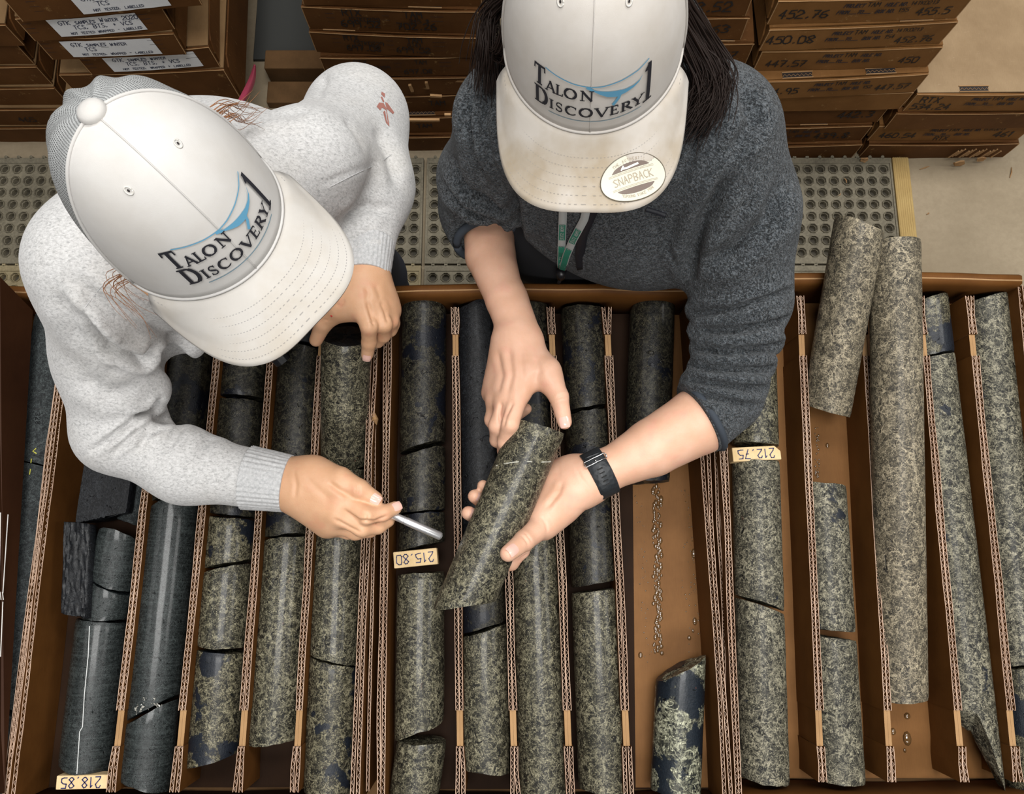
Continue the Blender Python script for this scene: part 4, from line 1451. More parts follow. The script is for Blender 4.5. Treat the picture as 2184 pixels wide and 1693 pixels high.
t = NT('fleece')
v = t.map(1)
cl = t.noise(v, 240, 2, 0.6, 1.6)
vo = t.voro(v, 300)
big = t.noise(v, 9, 3)
c_ = t.ramp(cl, [(0.38, (0.003, 0.005, 0.007)), (0.48, (0.024, 0.031, 0.037)), (0.60, (0.105, 0.118, 0.130))])
c_ = t.mix(t.ramp(big, [(0.4, 0.0), (0.7, 0.3)]), c_, (0.03, 0.038, 0.045))
t.col(c_)
t.set(rough=1.0, sheen=0.12, sheenr=0.5)
t.bump(t.math('ADD', cl, t.math('MULTIPLY', vo, -0.5)), 1.0, 0.006)
M['fleece'] = t.m
M['fleece_trim'] = plain('fleece_trim', (0.03, 0.038, 0.05), 0.85)
M['black_cloth'] = plain('black_cloth', (0.008, 0.008, 0.010), 0.85)
M['denim'] = plain('dark_denim', (0.018, 0.022, 0.035), 0.9)
M['boot'] = plain('boot_leather', (0.03, 0.02, 0.014), 0.6)


# ------------------------------------------------------------------ caps
CW, CF, CB_, CH, CN = 0.0815, 0.098, 0.098, 0.138, 2.35


def frame(o, yaw, pitch, roll):
    B = np.array([[1, 0, 0], [0, -1, 0], [0, 0, 1]], float).T
    cy, sy = math.cos(yaw), math.sin(yaw); Rz = np.array([[cy, -sy, 0], [sy, cy, 0], [0, 0, 1]])
    cp, sp_ = math.cos(pitch), math.sin(pitch); Rx = np.array([[1, 0, 0], [0, cp, -sp_], [0, sp_, cp]])
    cr_, sr_ = math.cos(roll), math.sin(roll); Ry = np.array([[cr_, 0, sr_], [0, 1, 0], [-sr_, 0, cr_]])
    R = Rz @ Rx @ Ry @ B
    o = np.array(o, float)
    return lambda q: o + np.asarray(q, float) @ R.T, R


def crown(phi, a, lift=0.0):
    """point of the crown: phi 0 = front, a 0 = lower edge .. pi/2 = button; cap frame (lateral, forward, up)"""
    ca, sa = max(math.cos(a), 0.0), max(math.sin(a), 0.0)
    r = ca ** (2 / CN); z = sa ** (2 / CN)
    back = (1 - math.cos(phi)) / 2
    x = (CW + lift) * r * math.sin(phi)
    y = (CF + lift) * r * math.cos(phi) - 0.004 * z
    u = (CH + lift) * z - 0.012 * back * (1 - z)
    return np.array([x, y, u])


_at = np.linspace(0, math.pi / 2, 400)
_pp = np.array([crown(0, a) for a in _at])
_al = np.concatenate([[0], np.cumsum(np.linalg.norm(np.diff(_pp, axis=0), axis=1))])


def cap_uv(u, v, lift=0.0009):
    """u across, v up from the brim seam, metres on the front panel"""
    a = float(np.interp(v, _al, _at))
    r = max(math.cos(a), 0.05) ** (2 / CN)
    return crown(u / (0.090 * (0.35 + 0.65 * r)), a, lift)


# serif capitals for the embroidery: (polyline, width) in a unit-high cell; thin strokes .09, stems .15, serifs .07
def _arc(cx, cy, rx, ry, a0, a1, n=16):
    return [(cx + rx * math.cos(math.radians(a0 + (a1 - a0) * i / n)), cy + ry * math.sin(math.radians(a0 + (a1 - a0) * i / n))) for i in range(n + 1)]


def _serif(x, y, w=0.30):
    return ([(x - w / 2, y), (x + w / 2, y)], 0.07)


SER = {
 'T': (0.86, [([(0.43, 0.03), (0.43, 0.97)], 0.16), ([(0.03, 0.95), (0.83, 0.95)], 0.10), ([(0.05, 0.97), (0.03, 0.74)], 0.07), ([(0.81, 0.97), (0.83, 0.74)], 0.07), _serif(0.43, 0.03, 0.4)]),
 'A': (0.88, [([(0.10, 0.03), (0.44, 0.98)], 0.09), ([(0.42, 0.98), (0.78, 0.03)], 0.16), ([(0.22, 0.34), (0.64, 0.34)], 0.08), _serif(0.10, 0.03, 0.26), _serif(0.78, 0.03, 0.26)]),
 'L': (0.72, [([(0.2, 0.03), (0.2, 0.97)], 0.16), ([(0.06, 0.04), (0.66, 0.04)], 0.09), ([(0.65, 0.03), (0.68, 0.26)], 0.07), _serif(0.2, 0.97, 0.34)]),
 'O': (1.0, [(_arc(0.5, 0.5, 0.40, 0.46, -60, 60), 0.10), (_arc(0.5, 0.5, 0.40, 0.46, 60, 120), 0.10), (_arc(0.5, 0.5, 0.38, 0.46, 120, 240), 0.16), (_arc(0.5, 0.5, 0.40, 0.46, 240, 300), 0.10), (_arc(0.5, 0.5, 0.38, 0.44, -55, 55), 0.16)]),
 'N': (0.96, [([(0.17, 0.03), (0.17, 0.97)], 0.09), ([(0.16, 0.96), (0.79, 0.03)], 0.16), ([(0.79, 0.03), (0.79, 0.97)], 0.09), _serif(0.17, 0.03, 0.3), _serif(0.13, 0.97, 0.2), _serif(0.79, 0.97, 0.3)]),
 'D': (0.95, [([(0.2, 0.03), (0.2, 0.97)], 0.16), ([(0.2, 0.04), (0.45, 0.04)] + _arc(0.45, 0.5, 0.38, 0.46, -90, -55, 5), 0.09), (_arc(0.45, 0.5, 0.38, 0.46, -60, 60), 0.16), (_arc(0.45, 0.5, 0.38, 0.46, 55, 90, 5) + [(0.2, 0.96)], 0.09), _serif(0.12, 0.03, 0.2), _serif(0.12, 0.97, 0.2)]),
 'I': (0.40, [([(0.2, 0.03), (0.2, 0.97)], 0.16), _serif(0.2, 0.03, 0.34), _serif(0.2, 0.97, 0.34)]),
 'S': (0.66, [(_arc(0.33, 0.73, 0.22, 0.23, 20, 180, 10) + _arc(0.33, 0.73, 0.22, 0.23, 180, 235, 5) + [(0.40, 0.47)], 0.10), ([(0.2, 0.58), (0.46, 0.42)], 0.15), (_arc(0.32, 0.27, 0.23, 0.24, 45, -170, 14), 0.10), ([(0.55, 0.96), (0.54, 0.72)], 0.06), ([(0.08, 0.04), (0.09, 0.28)], 0.06)]),
 'C': (0.86, [(_arc(0.5, 0.5, 0.40, 0.46, 45, 120), 0.09), (_arc(0.5, 0.5, 0.38, 0.46, 115, 245), 0.16), (_arc(0.5, 0.5, 0.40, 0.46, 240, 315), 0.09), ([(0.79, 0.94), (0.79, 0.70)], 0.07)]),
 'V': (0.88, [([(0.10, 0.97), (0.45, 0.02)], 0.16), ([(0.44, 0.02), (0.78, 0.97)], 0.09), _serif(0.10, 0.97, 0.28), _serif(0.78, 0.97, 0.26)]),
 'E': (0.76, [([(0.2, 0.03), (0.2, 0.97)], 0.16), ([(0.06, 0.04), (0.66, 0.04)], 0.09), ([(0.06, 0.96), (0.62, 0.96)], 0.09), ([(0.2, 0.52), (0.52, 0.52)], 0.08), ([(0.66, 0.03), (0.69, 0.24)], 0.07), ([(0.62, 0.97), (0.63, 0.78)], 0.07), ([(0.52, 0.42), (0.52, 0.62)], 0.06)]),
 'R': (0.88, [([(0.2, 0.03), (0.2, 0.97)], 0.16), ([(0.08, 0.96), (0.38, 0.96)] + _arc(0.38, 0.73, 0.24, 0.23, 90, 60, 3), 0.09), (_arc(0.38, 0.73, 0.23, 0.23, 65, -65), 0.15), (_arc(0.38, 0.73, 0.24, 0.23, -60, -90, 3) + [(0.2, 0.5)], 0.08), ([(0.40, 0.50), (0.80, 0.03)], 0.15), _serif(0.2, 0.03, 0.34), _serif(0.82, 0.03, 0.16)]),
 'Y': (0.84, [([(0.10, 0.97), (0.42, 0.45)], 0.16), ([(0.74, 0.97), (0.42, 0.45)], 0.09), ([(0.42, 0.03), (0.42, 0.48)], 0.16), _serif(0.10, 0.97, 0.28), _serif(0.74, 0.97, 0.26), _serif(0.42, 0.03, 0.36)]),
 '1': (0.5, [([(0.27, 0.03), (0.27, 0.98)], 0.10), ([(0.27, 0.98), (0.08, 0.85), (0.20, 0.86)], 0.045), ([(0.06, 0.02), (0.44, 0.05)], 0.05)]),
}


def finequads(pts, w, step=0.0012):
    """ribbon cut into short pieces so it follows the cloth"""
    out = []
    P_ = [np.array(p, float) for p in pts]
    Q = [P_[0]]
    for a, b in zip(P_[:-1], P_[1:]):
        n = max(1, int(np.linalg.norm(b - a) / step))
        for i in range(1, n + 1): Q.append(a + (b - a) * i / n)
    Ls, Rs = [], []
    for i, p in enumerate(Q):
        d = Q[min(i + 1, len(Q) - 1)] - Q[max(i - 1, 0)]
        d = d / (np.linalg.norm(d) + 1e-12)
        n = np.array([-d[1], d[0]]) * w / 2
        e = -d * w * 0.2 if i == 0 else (d * w * 0.2 if i == len(Q) - 1 else 0)
        Ls.append(p + n + e); Rs.append(p - n + e)
    for i in range(len(Q) - 1): out.append([Rs[i], Rs[i + 1], Ls[i + 1], Ls[i]])
    return out


def serif_text(layout):
    q = []
    for (ch, u0, u1, v, h) in layout:
        adv, st = SER[ch]
        k = (u1 - u0) / adv
        for pts, w in st:
            q += finequads([(u0 + x * k, v + y * h) for x, y in pts], 1.2 * w * (h * 0.55 + k * 0.45))
    return q


LU = 0.0565 / 410.0
V0 = 0.0265
LOGO = [('T', -415, -325, V0 + 0.0195, 0.0175), ('A', -322, -245, V0 + 0.0185, 0.0098), ('L', -245, -190, V0 + 0.0185, 0.0098), ('O', -190, -90, V0 + 0.0185, 0.0098), ('N', -75, 20, V0 + 0.0185, 0.0098),
        ('D', -412, -300, V0, 0.0175), ('I', -292, -258, V0 + 0.001, 0.0100), ('S', -245, -190, V0 + 0.001, 0.0100), ('C', -180, -95, V0 + 0.001, 0.0100), ('O', -85, 20, V0 + 0.001, 0.0100), ('V', 28, 125, V0 + 0.001, 0.0100),
        ('E', 128, 195, V0 + 0.001, 0.0100), ('R', 202, 290, V0 + 0.001, 0.0100), ('Y', 285, 372, V0 + 0.001, 0.0100), ('1', 362, 445, V0 - 0.001, 0.0375)]
LOGO = [(c_, a * LU, b * LU, V0 + (v - V0) * 1.13, h * 1.13) for c_, a, b, v, h in LOGO]


def canvas(name, col, dirt, dirtcol=(0.33, 0.26, 0.17)):
    t = NT(name)
    v = t.map(1)
    n1 = t.noise(v, 30, 5, 0.65)
    n2 = t.noise(v, 1500, 2)
    c_ = t.ramp(n1, [(0.3, tuple(x * 0.93 for x in col)), (0.7, col)])
    if dirt:
        dn = t.noise(v, 14, 4, 0.6)
        c_ = t.mix(t.ramp(dn, [(0.40, 0.0), (0.68, dirt)]), c_, dirtcol)
    t.col(c_)
    t.set(rough=0.9, sheen=0.1)
    t.bump(n2, 0.15, 0.0006)
    return t.m


t = NT('cap_netting')
v = t.map(1, 'UV')
br = t.n('ShaderNodeTexVoronoi', feature='F1'); br.inputs['Scale'].default_value = 1.0; br.inputs['Randomness'].default_value = 0.12
t.L(v, br.inputs['Vector'])
hole = t.ramp(br.outputs['Distance'], [(0.27, 1.0), (0.33, 0.0)])
t.col(t.mix(hole, (0.36, 0.37, 0.37), (0.06, 0.06, 0.06)))
t.set(rough=0.7)
t.bump(t.math('SUBTRACT', 1.0, hole), 0.5, 0.001)
M['netting'] = t.m
M['thread'] = plain('stitch_thread', (0.58, 0.56, 0.52), 0.8)
M['black_thread'] = plain('embroidery_black', (0.010, 0.010, 0.016), 0.75)
M['blue_thread'] = plain('embroidery_blue', (0.10, 0.30, 0.46), 0.75)
M['teal_thread'] = plain('embroidery_line', (0.13, 0.24, 0.31), 0.55)


def brim_pt(s, r, W2=0.088, LEN=0.072, droop=30):
    """s -1..1 across, r 0 seam .. 1 outer edge"""
    ph = s * math.radians(74)
    i = np.array([CW * math.sin(ph), CF * math.cos(ph), 0.0 - 0.006 * abs(s) ** 2])
    th = s * math.pi / 2
    n = 2.9
    ox = W2 * math.copysign(abs(math.sin(th)) ** (2 / n), s)
    oy = 0.034 + (CF + LEN * math.cos(math.radians(droop)) - 0.034) * abs(math.cos(th)) ** (2 / n)
    dr = math.tan(math.radians(droop))
    q = i + (np.array([ox, oy, 0]) - np.array([i[0], i[1], 0])) * r
    out = max(0.0, q[1] - CF * math.sqrt(max(0, 1 - min(1, (q[0] / 0.0895) ** 2))))
    q[2] = -0.006 * s * s * (1 - r) - dr * out * (1 - 0.25 * out / 0.07) - 1.6 * q[0] ** 2 * min(1, r * 1.5) * 0.9
    return q


def make_cap(parent, pose, colA, dirt, brimdirt, sticker=False):
    to, R = frame(*pose)
    front, net = MB(), MB()
    SEAM = math.radians(84)
    def patch(mb, p0, p1, nph, na, wr=0.0):
        vs, fs = [], []
        for i in range(nph + 1):
            for j in range(na + 1):
                ph = p0 + (p1 - p0) * i / nph; a = math.pi / 2 * (j / na) ** 1.0
                q = crown(ph, a)
                if wr:
                    k = math.sin(math.pi * i / nph) * math.sin(2 * a) ** 1
                    q = q + wr * k * np.array([0.4 * math.sin(9 * ph + 3 * a), 0.4 * math.cos(7 * ph), 0.8 * math.sin(11 * ph + 5 * a)])
                vs.append(to(q))
        for i in range(nph):
            for j in range(na): fs.append((i * (na + 1) + j, (i + 1) * (na + 1) + j, (i + 1) * (na + 1) + j + 1, i * (na + 1) + j + 1))
        mb.add(vs, fs)
        return [((p0 + (p1 - p0) * i / nph), j / na) for i in range(nph + 1) for j in range(na + 1)]
    patch(front, -SEAM, SEAM, 48, 30)
    cap = front.build('cap', canvas('cap_canvas', colA, dirt), parent, smooth=True, local=False)
    uvs = patch(net, SEAM, 2 * math.pi - SEAM, 48, 30, 0.004)
    no = net.build('mesh_back', M['netting'], cap, smooth=True, local=False)
    uvl = no.data.uv_layers.new(name='UVMap')
    for lp in no.data.loops:
        ph, a = uvs[lp.vertex_index]
        uvl.data[lp.index].uv = (ph * 26, a * 58)
    for o in (cap, no): o.modifiers.new('solid', 'SOLIDIFY').thickness = 0.0018
    # seams
    sm = MB()
    for ph in (-SEAM, 0.0, SEAM):
        sm.tube([to(crown(ph, math.pi / 2 * (0.0 + 0.97 * i / 24), 0.0004)) for i in range(25)], 0.0016 if ph else 0.0006, 6)
    sm.tube([to(crown(-SEAM + 2 * SEAM * i / 40, 0.010, 0.0004)) for i in range(41)], 0.0015, 6)
    sm.build('seam_piping', canvas('cap_seam', tuple(x * 0.92 for x in colA), dirt * 0.5), cap, smooth=True, local=False)
    sn = MB()
    for k in range(3):
        for s in (-1, 1):
            pass
    # button
    bt = MB()
    prof = [(0.0105, -0.002), (0.0118, 0.002), (0.0095, 0.0052), (0.005, 0.0068), (0.0008, 0.0072)]
    n = 16
    vs = [to(np.array([rr * math.cos(2 * math.pi * k / n), -0.004 + rr * math.sin(2 * math.pi * k / n), CH + zz])) for rr, zz in prof for k in range(n)]
    bt.add(vs, [(i * n + k, i * n + (k + 1) % n, (i + 1) * n + (k + 1) % n, (i + 1) * n + k) for i in range(len(prof) - 1) for k in range(n)] + [tuple((len(prof) - 1) * n + k for k in range(n))])
    bt.build('button', canvas('cap_button', tuple(x * 0.95 for x in colA), dirt), cap, smooth=True, local=False)
    # eyelets
    for s in (-1, 1):
        ring, holeo = MB(), MB()
        cu, cv = s * 0.036, 0.124
        ring.tube([to(cap_uv(cu + 0.0034 * math.cos(w), cv + 0.0034 * math.sin(w), 0.0003)) for w in np.linspace(0, 2 * math.pi, 17)], 0.0007, 6)
        ro_ = ring.build('eyelet', M['thread'], cap, smooth=True, local=False)
    ey = MB()
    for s in (-1, 1):
        cu, cv = s * 0.036, 0.124
        ey.add([to(cap_uv(cu + 0.0013 * math.cos(w), cv + 0.0013 * math.sin(w), 0.0007)) for w in np.linspace(0, 2 * math.pi, 9)[:-1]], [tuple(range(8))])
    ey.build('eyelet_hole', M['ink'], cap, local=False)
    # brim
    bm_ = MB()
    ns, nr = 44, 14
    vs = [to(brim_pt(-1 + 2 * i / ns, j / nr)) for i in range(ns + 1) for j in range(nr + 1)]
    bm_.add(vs, [(i * (nr + 1) + j, i * (nr + 1) + j + 1, (i + 1) * (nr + 1) + j + 1, (i + 1) * (nr + 1) + j) for i in range(ns) for j in range(nr)])
    b = bm_.build('brim', canvas('brim_canvas', tuple(x * w_ for x, w_ in zip(colA, (0.86, 0.84, 0.81))), brimdirt), cap, smooth=True, local=False)
    so_ = b.modifiers.new('solid', 'SOLIDIFY'); so_.thickness = 0.0035; so_.offset = 0
    stch = MB()
    for r_k in (0.30, 0.42, 0.54, 0.66, 0.78, 0.90):
        pts = [to(brim_pt(-0.97 + 1.94 * i / 150, r_k) + np.array([0, 0, 0.0018])) for i in range(151)]
        for i in range(0, 150, 2): stch.tube([pts[i], pts[i + 1] * 0.8 + pts[i] * 0.2], 0.00055, 4)
    so2 = stch.build('stitching', canvas('stitch_canvas', tuple(x * 0.62 for x in colA), brimdirt * 0.6), cap, local=False)
    # embroidery
    def emb(quads, name, mat, lift, sv=1.13):
        mb = MB()
        for i, qd in enumerate(quads):
            mb.add([to(cap_uv(p[0], V0 + (p[1] - V0) * sv, lift)) for p in qd], [(0, 1, 2, 3)])
        return mb.build(name, mat, cap, local=False)
    emb(serif_text(LOGO), 'embroidered_lettering', M['black_thread'], 0.0017, 1.0)
    line = [(-325 * LU, V0 + 0.0375), (-240 * LU, V0 + 0.0355), (-120 * LU, V0 + 0.0330), (0, V0 + 0.0315), (80 * LU, V0 + 0.0318), (200 * LU, V0 + 0.0335), (320 * LU, V0 + 0.0360), (400 * LU, V0 + 0.0395)]
    emb(finequads(line, 0.0009), 'embroidered_line', M['blue_thread'], 0.0014)
    emb(finequads([(-300 * LU, V0 - 0.0040), (-100 * LU, V0 - 0.0044), (100 * LU, V0 - 0.0044), (360 * LU, V0 - 0.0038)], 0.0008), 'embroidered_underline', M['teal_thread'], 0.0014)
    # bird-like diving shape below the line: body, tail, fins
    bird = []
    top = [(-10, 0.0305), (20, 0.0292), (60, 0.0280), (110, 0.0267), (170, 0.0256), (230, 0.0246), (290, 0.0250), (330, 0.0268), (352, 0.0296)]
    bot = [(-12, 0.0288), (20, 0.0276), (60, 0.0246), (110, 0.0214), (170, 0.0197), (230, 0.0208), (290, 0.0228), (330, 0.0254), (354, 0.0296)]
    for i in range(len(top) - 1):
        for k in range(6):
            f0, f1_ = k / 6, (k + 1) / 6
            L2 = lambda A, B, f_: ((A[0] + (B[0] - A[0]) * f_) * LU, V0 + A[1] + (B[1] - A[1]) * f_)
            bird.append([L2(bot[i], bot[i + 1], f0), L2(bot[i], bot[i + 1], f1_), L2(top[i], top[i + 1], f1_), L2(top[i], top[i + 1], f0)])
    bird += finequads([(200 * LU, V0 + 0.0245), (185 * LU, V0 + 0.018), (150 * LU, V0 + 0.0125)], 0.0030)
    bird += finequads([(-30 * LU, V0 + 0.0312), (10 * LU, V0 + 0.0292)], 0.0022)
    emb(bird, 'embroidered_emblem', M['blue_thread'], 0.0016)
    if sticker:
        stk = empty('x') if False else None
        cs, cr0 = 0.52, 0.60
        c0 = brim_pt(cs, cr0)
        e1 = brim_pt(cs + 0.02, cr0) - brim_pt(cs - 0.02, cr0)
        # local axes on the brim: lateral and forward tangents
        T1 = np.array([1.0, 0, 0]); 
        eps = 0.004
        def brim_z(x, y):
            out = max(0.0, y - CF * math.sqrt(max(0, 1 - min(1, (x / 0.0895) ** 2))))
            return -math.tan(math.radians(30)) * out * (1 - 0.25 * out / 0.07) - 1.44 * x * x
        cx, cy = 0.041, 0.129
        def on_brim(u, v, lift):
            a = math.radians(24)
            x = cx + u * math.cos(a) - v * math.sin(a)
            y = cy - (u * math.sin(a) + v * math.cos(a))
            return to(np.array([x, y, brim_z(x, y) + 0.0022 + lift]))
        A_, B_ = 0.0315, 0.0185
        def ell_mesh(a, b, lift, name, mat, ring=None):
            mb = MB(); n = 48
            if ring is None:
                vs = [on_brim(0, 0, lift)]
                for rr in (0.33, 0.66, 1.0):
                    vs += [on_brim(a * rr * math.cos(2 * math.pi * k / n), b * rr * math.sin(2 * math.pi * k / n), lift) for k in range(n)]
                fs = [(0, 1 + k, 1 + (k + 1) % n) for k in range(n)]
                for l in range(2): fs += [(1 + l * n + k, 1 + (l + 1) * n + k, 1 + (l + 1) * n + (k + 1) % n, 1 + l * n + (k + 1) % n) for k in range(n)]
                mb.add(vs, fs)
            else:
                mb.tube([on_brim(a * math.cos(2 * math.pi * k / n), b * math.sin(2 * math.pi * k / n), lift) for k in range(n + 1)], ring, 5)
            return mb.build(name, mat, cap, local=False)
        tan_ink = plain('sticker_ink', (0.36, 0.30, 0.22), 0.4)
        dk_ink = plain('sticker_dark', (0.16, 0.12, 0.10), 0.4)
        ell_mesh(A_, B_, 0.0003, 'sticker', plain('sticker_film', (0.62, 0.60, 0.49), 0.4))
        ell_mesh(A_, B_, 0.0003, 'sticker_rim', plain('sticker_rim', (0.12, 0.10, 0.07), 0.4), 0.0005)
        mb = MB(); mbd = MB()
        def flat(quads, tgt, lift=0.0007):
            for qd in quads: tgt.add([on_brim(p[0], p[1], lift) for p in qd], [(0, 1, 2, 3)])
        q, xe = text2d('SNAPBACK', 0, 0, 0.0060, 0.0006, 0.22, 0.0, 0.0, 1.0, 1)
        flat([[(p[0] - xe / 2 + 0.0005, p[1] - 0.003) for p in qd] for qd in q], mb)
        for vv in (0.0052, 0.0062, -0.0052, -0.0062): flat(finequads([(-0.022, vv), (0.022, vv)], 0.00025, 0.003), mb)
        for sg, txt in ((1, 'THE AUTHENTIC'), (-1, 'YUPOONG SINCE 1974')):
            n = len(txt)
            for i, ch in enumerate(txt):
                w = (1 if sg > 0 else -1) * (math.radians(125) - math.radians(70) * i / (n - 1) * 1.0) if sg > 0 else math.radians(235) + math.radians(70) * i / (n - 1)
                ex, ey_ = 0.0255 * math.cos(w), 0.0145 * math.sin(w)
                tang = math.atan2(0.0145 * math.cos(w), -0.0255 * math.sin(w)) + (math.pi if sg > 0 else 0)
                qd, _ = text2d(ch, -0.0006, -0.001, 0.0021, 0.0003, 0.2, 0, 0, 1.0, 1)
                ct, sn_ = math.cos(tang), math.sin(tang)
                flat([[(ex + p[0] * ct - p[1] * sn_, ey_ + p[0] * sn_ + p[1] * ct) for p in qq] for qq in qd], mb)
        for sg in (1, -1):
            k = 12
            xs = [-0.018 + 0.036 * i / k for i in range(k + 1)]
            for a_, b_ in zip(xs[:-1], xs[1:]):
                f_ = lambda x: 0.0072 + 0.0052 * math.sqrt(max(0, 1 - (x / 0.0182) ** 2)) - 0.0002
                flat([[(a_, sg * 0.0072), (b_, sg * 0.0072), (b_, sg * f_(b_)), (a_, sg * f_(a_))]], mbd, 0.0006)
        flat(finequads([(-0.008, 0.0092), (-0.004, 0.0085), (0.008, 0.0095)], 0.0016), (mw := MB()), 0.0009)
        flat(finequads([(-0.009, 0.0080), (-0.006, 0.0108)], 0.0012), mw, 0.0009)
        mb.build('sticker_lettering', tan_ink, cap, local=False)
        mbd.build('sticker_bands', dk_ink, cap, local=False)
        mw.build('sticker_logo', plain('sticker_white', (0.8, 0.79, 0.7), 0.4), cap, local=False)
    return cap, to, R


def head_field(to, R, F=None):
    f_ = Field(0.0034)
    E = lambda c_, r, k=0.02, sub=False: f_.ell(to(np.array(c_)), r, k, R, sub)
    E((0, -0.004, 0.022), (0.0745, 0.092, 0.095))
    E((0, 0.030, -0.055), (0.062, 0.066, 0.075), 0.03)
    E((0, 0.062, -0.105), (0.030, 0.026, 0.022), 0.03)
    f_.cap(to((0, 0.086, -0.022)), to((0, 0.106, -0.058)), 0.008, 0.013, 0.012)
    E((-0.011, 0.097, -0.061), (0.008, 0.009, 0.008), 0.006); E((0.011, 0.097, -0.061), (0.008, 0.009, 0.008), 0.006)
    for s in (-1, 1):
        E((s * 0.031, 0.089, -0.026), (0.016, 0.012, 0.011), 0.010, True)
        E((s * 0.031, 0.080, -0.026), (0.0125, 0.0125, 0.0125), 0.004)
        E((s * 0.030, 0.082, -0.008), (0.022, 0.011, 0.006), 0.010)
        E((s * 0.077, -0.010, -0.034), (0.010, 0.020, 0.033), 0.008)
        E((s * 0.084, -0.006, -0.032), (0.006, 0.011, 0.020), 0.005, True)
        E((s * 0.042, 0.062, -0.055), (0.020, 0.018, 0.017), 0.02)
    E((0, 0.094, -0.079), (0.021, 0.008, 0.005), 0.004); E((0, 0.092, -0.088), (0.018, 0.009, 0.006), 0.004)
    return f_


def nail(body, tip, prev, r, up=None, name='nail'):
    """fingernail on the upper side of a fingertip"""
    tip, prev = np.array(tip), np.array(prev)
    d = tip - prev; d /= np.linalg.norm(d)
    up = np.array([0, 0, CAMH]) - tip if up is None else np.array(up, float)
    up = up - d * np.dot(up, d); up /= np.linalg.norm(up)
    x = np.cross(d, up)
    mb = MB()
    n, m_ = 8, 5
    vs = []
    for j in range(m_ + 1):
        for i in range(n + 1):
            s = -1 + 2 * i / n; l = -0.95 + 1.75 * j / m_
            w = 0.72 * math.sqrt(max(0.05, 1 - (max(0, abs(l) - 0.35) / 0.95) ** 2))
            a = s * w
            vs.append(tip + d * r * l * 0.85 + x * r * math.sin(a) * 1.0 + up * (r * math.cos(a) * 1.0 + 0.0006 - 0.25 * r * max(0, l) ** 2))
    mb.add(vs, [(j * (n + 1) + i, j * (n + 1) + i + 1, (j + 1) * (n + 1) + i + 1, (j + 1) * (n + 1) + i) for j in range(m_) for i in range(n)])
    return mb.build(name, M['nail'], body, smooth=True, local=False)


PX = lambda L: [P(*q) for q in L]


# ------------------------------------------------------------------ right person: dark fleece, cap with sticker, wrist band
pr_ = empty('person', (0.12, 0.60, 0.0), 'person in a dark grey fleece and beige cap, holding a core in both hands', 'person')
POSE_R = ((0.0745, 0.4735, 1.4915), -0.05, 0.02, -0.075)
capR, toR, RR = make_cap(pr_, POSE_R, (0.60, 0.565, 0.525), 0.25, 0.8, True)

# creases of knuckles, tendons and palms (photo points)
HC = {
 'R1': [([(1185, 848), (1196, 842), (1206, 842)], 2.0, 0.0007, 0.3), ([(1187, 856), (1198, 850), (1207, 850)], 1.8, 0.0006, 0.3), ([(1060, 745), (1072, 800), (1062, 842)], 5, 0.0012, 0.5), ([(1085, 740), (1092, 800), (1080, 845)], 6, 0.0012, 0.5), ([(1110, 745), (1112, 800), (1108, 840)], 6, 0.0008, 0.5),
        ([(1070, 856), (1066, 880), (1068, 905)], 3.5, 0.0022, 0.3), ([(1095, 856), (1080, 885), (1072, 915)], 3.5, 0.0018, 0.3), ([(1140, 760), (1150, 790), (1140, 815)], 7, 0.0012, 0.4)],
 'R2': [([(1200, 1025), (1192, 1050), (1165, 1085)], 5, 0.0016, 0.4), ([(1112, 1140), (1120, 1150), (1128, 1162)], 2.2, 0.0008, 0.3), ([(1118, 1134), (1127, 1145), (1135, 1156)], 2.0, 0.0007, 0.3), ([(1155, 1100), (1165, 1118), (1168, 1135)], 3, 0.0009, 0.3), ([(1228, 998), (1240, 1020), (1262, 1048)], 3, 0.0009, 0.3), ([(1128, 1180), (1112, 1190), (1105, 1200)], 3, 0.0015, 0.3)],
 'L1': [([(778, 690), (788, 685), (798, 690)], 2.0, 0.0007, 0.3), ([(777, 697), (788, 693), (798, 697)], 1.8, 0.0006, 0.3), ([(782, 640), (790, 665), (800, 700)], 4, 0.0022, 0.4), ([(811, 642), (822, 665), (828, 690)], 4, 0.0020, 0.4), ([(780, 610), (785, 625), (782, 640)], 5, 0.0010, 0.4), ([(800, 608), (808, 625), (812, 640)], 5, 0.0010, 0.4), ([(682, 690), (690, 682), (700, 682)], 2.2, 0.0006, 0.3), ([(736, 640), (726, 650), (716, 652)], 4, 0.0012, 0.3)],
 'L2': [([(762, 1032), (768, 1045), (766, 1056)], 2.0, 0.0007, 0.3), ([(755, 1030), (760, 1042), (758, 1052)], 1.8, 0.0006, 0.3), ([(776, 1090), (786, 1098), (782, 1112)], 2.2, 0.0008, 0.3), ([(700, 1028), (722, 1045), (745, 1058)], 5, 0.0020, 0.4), ([(730, 1085), (765, 1110), (800, 1112), (830, 1098)], 3.2, 0.0022, 0.3), ([(712, 1106), (745, 1124), (770, 1136)], 3.5, 0.0016, 0.3), ([(650, 1015), (680, 1045), (705, 1068)], 6, 0.0008, 0.4), ([(625, 1000), (632, 1035), (628, 1065)], 4, 0.0010, 0.4)],
}
# --- body: head and neck, forearms with hands, trunk
hf = head_field(toR, RR)
hf.cap(toR((0, -0.018, -0.08)), np.array([0.10, 0.525, 1.33]), 0.054, 0.062, 0.03)
body_parts = [hf.mesh()]

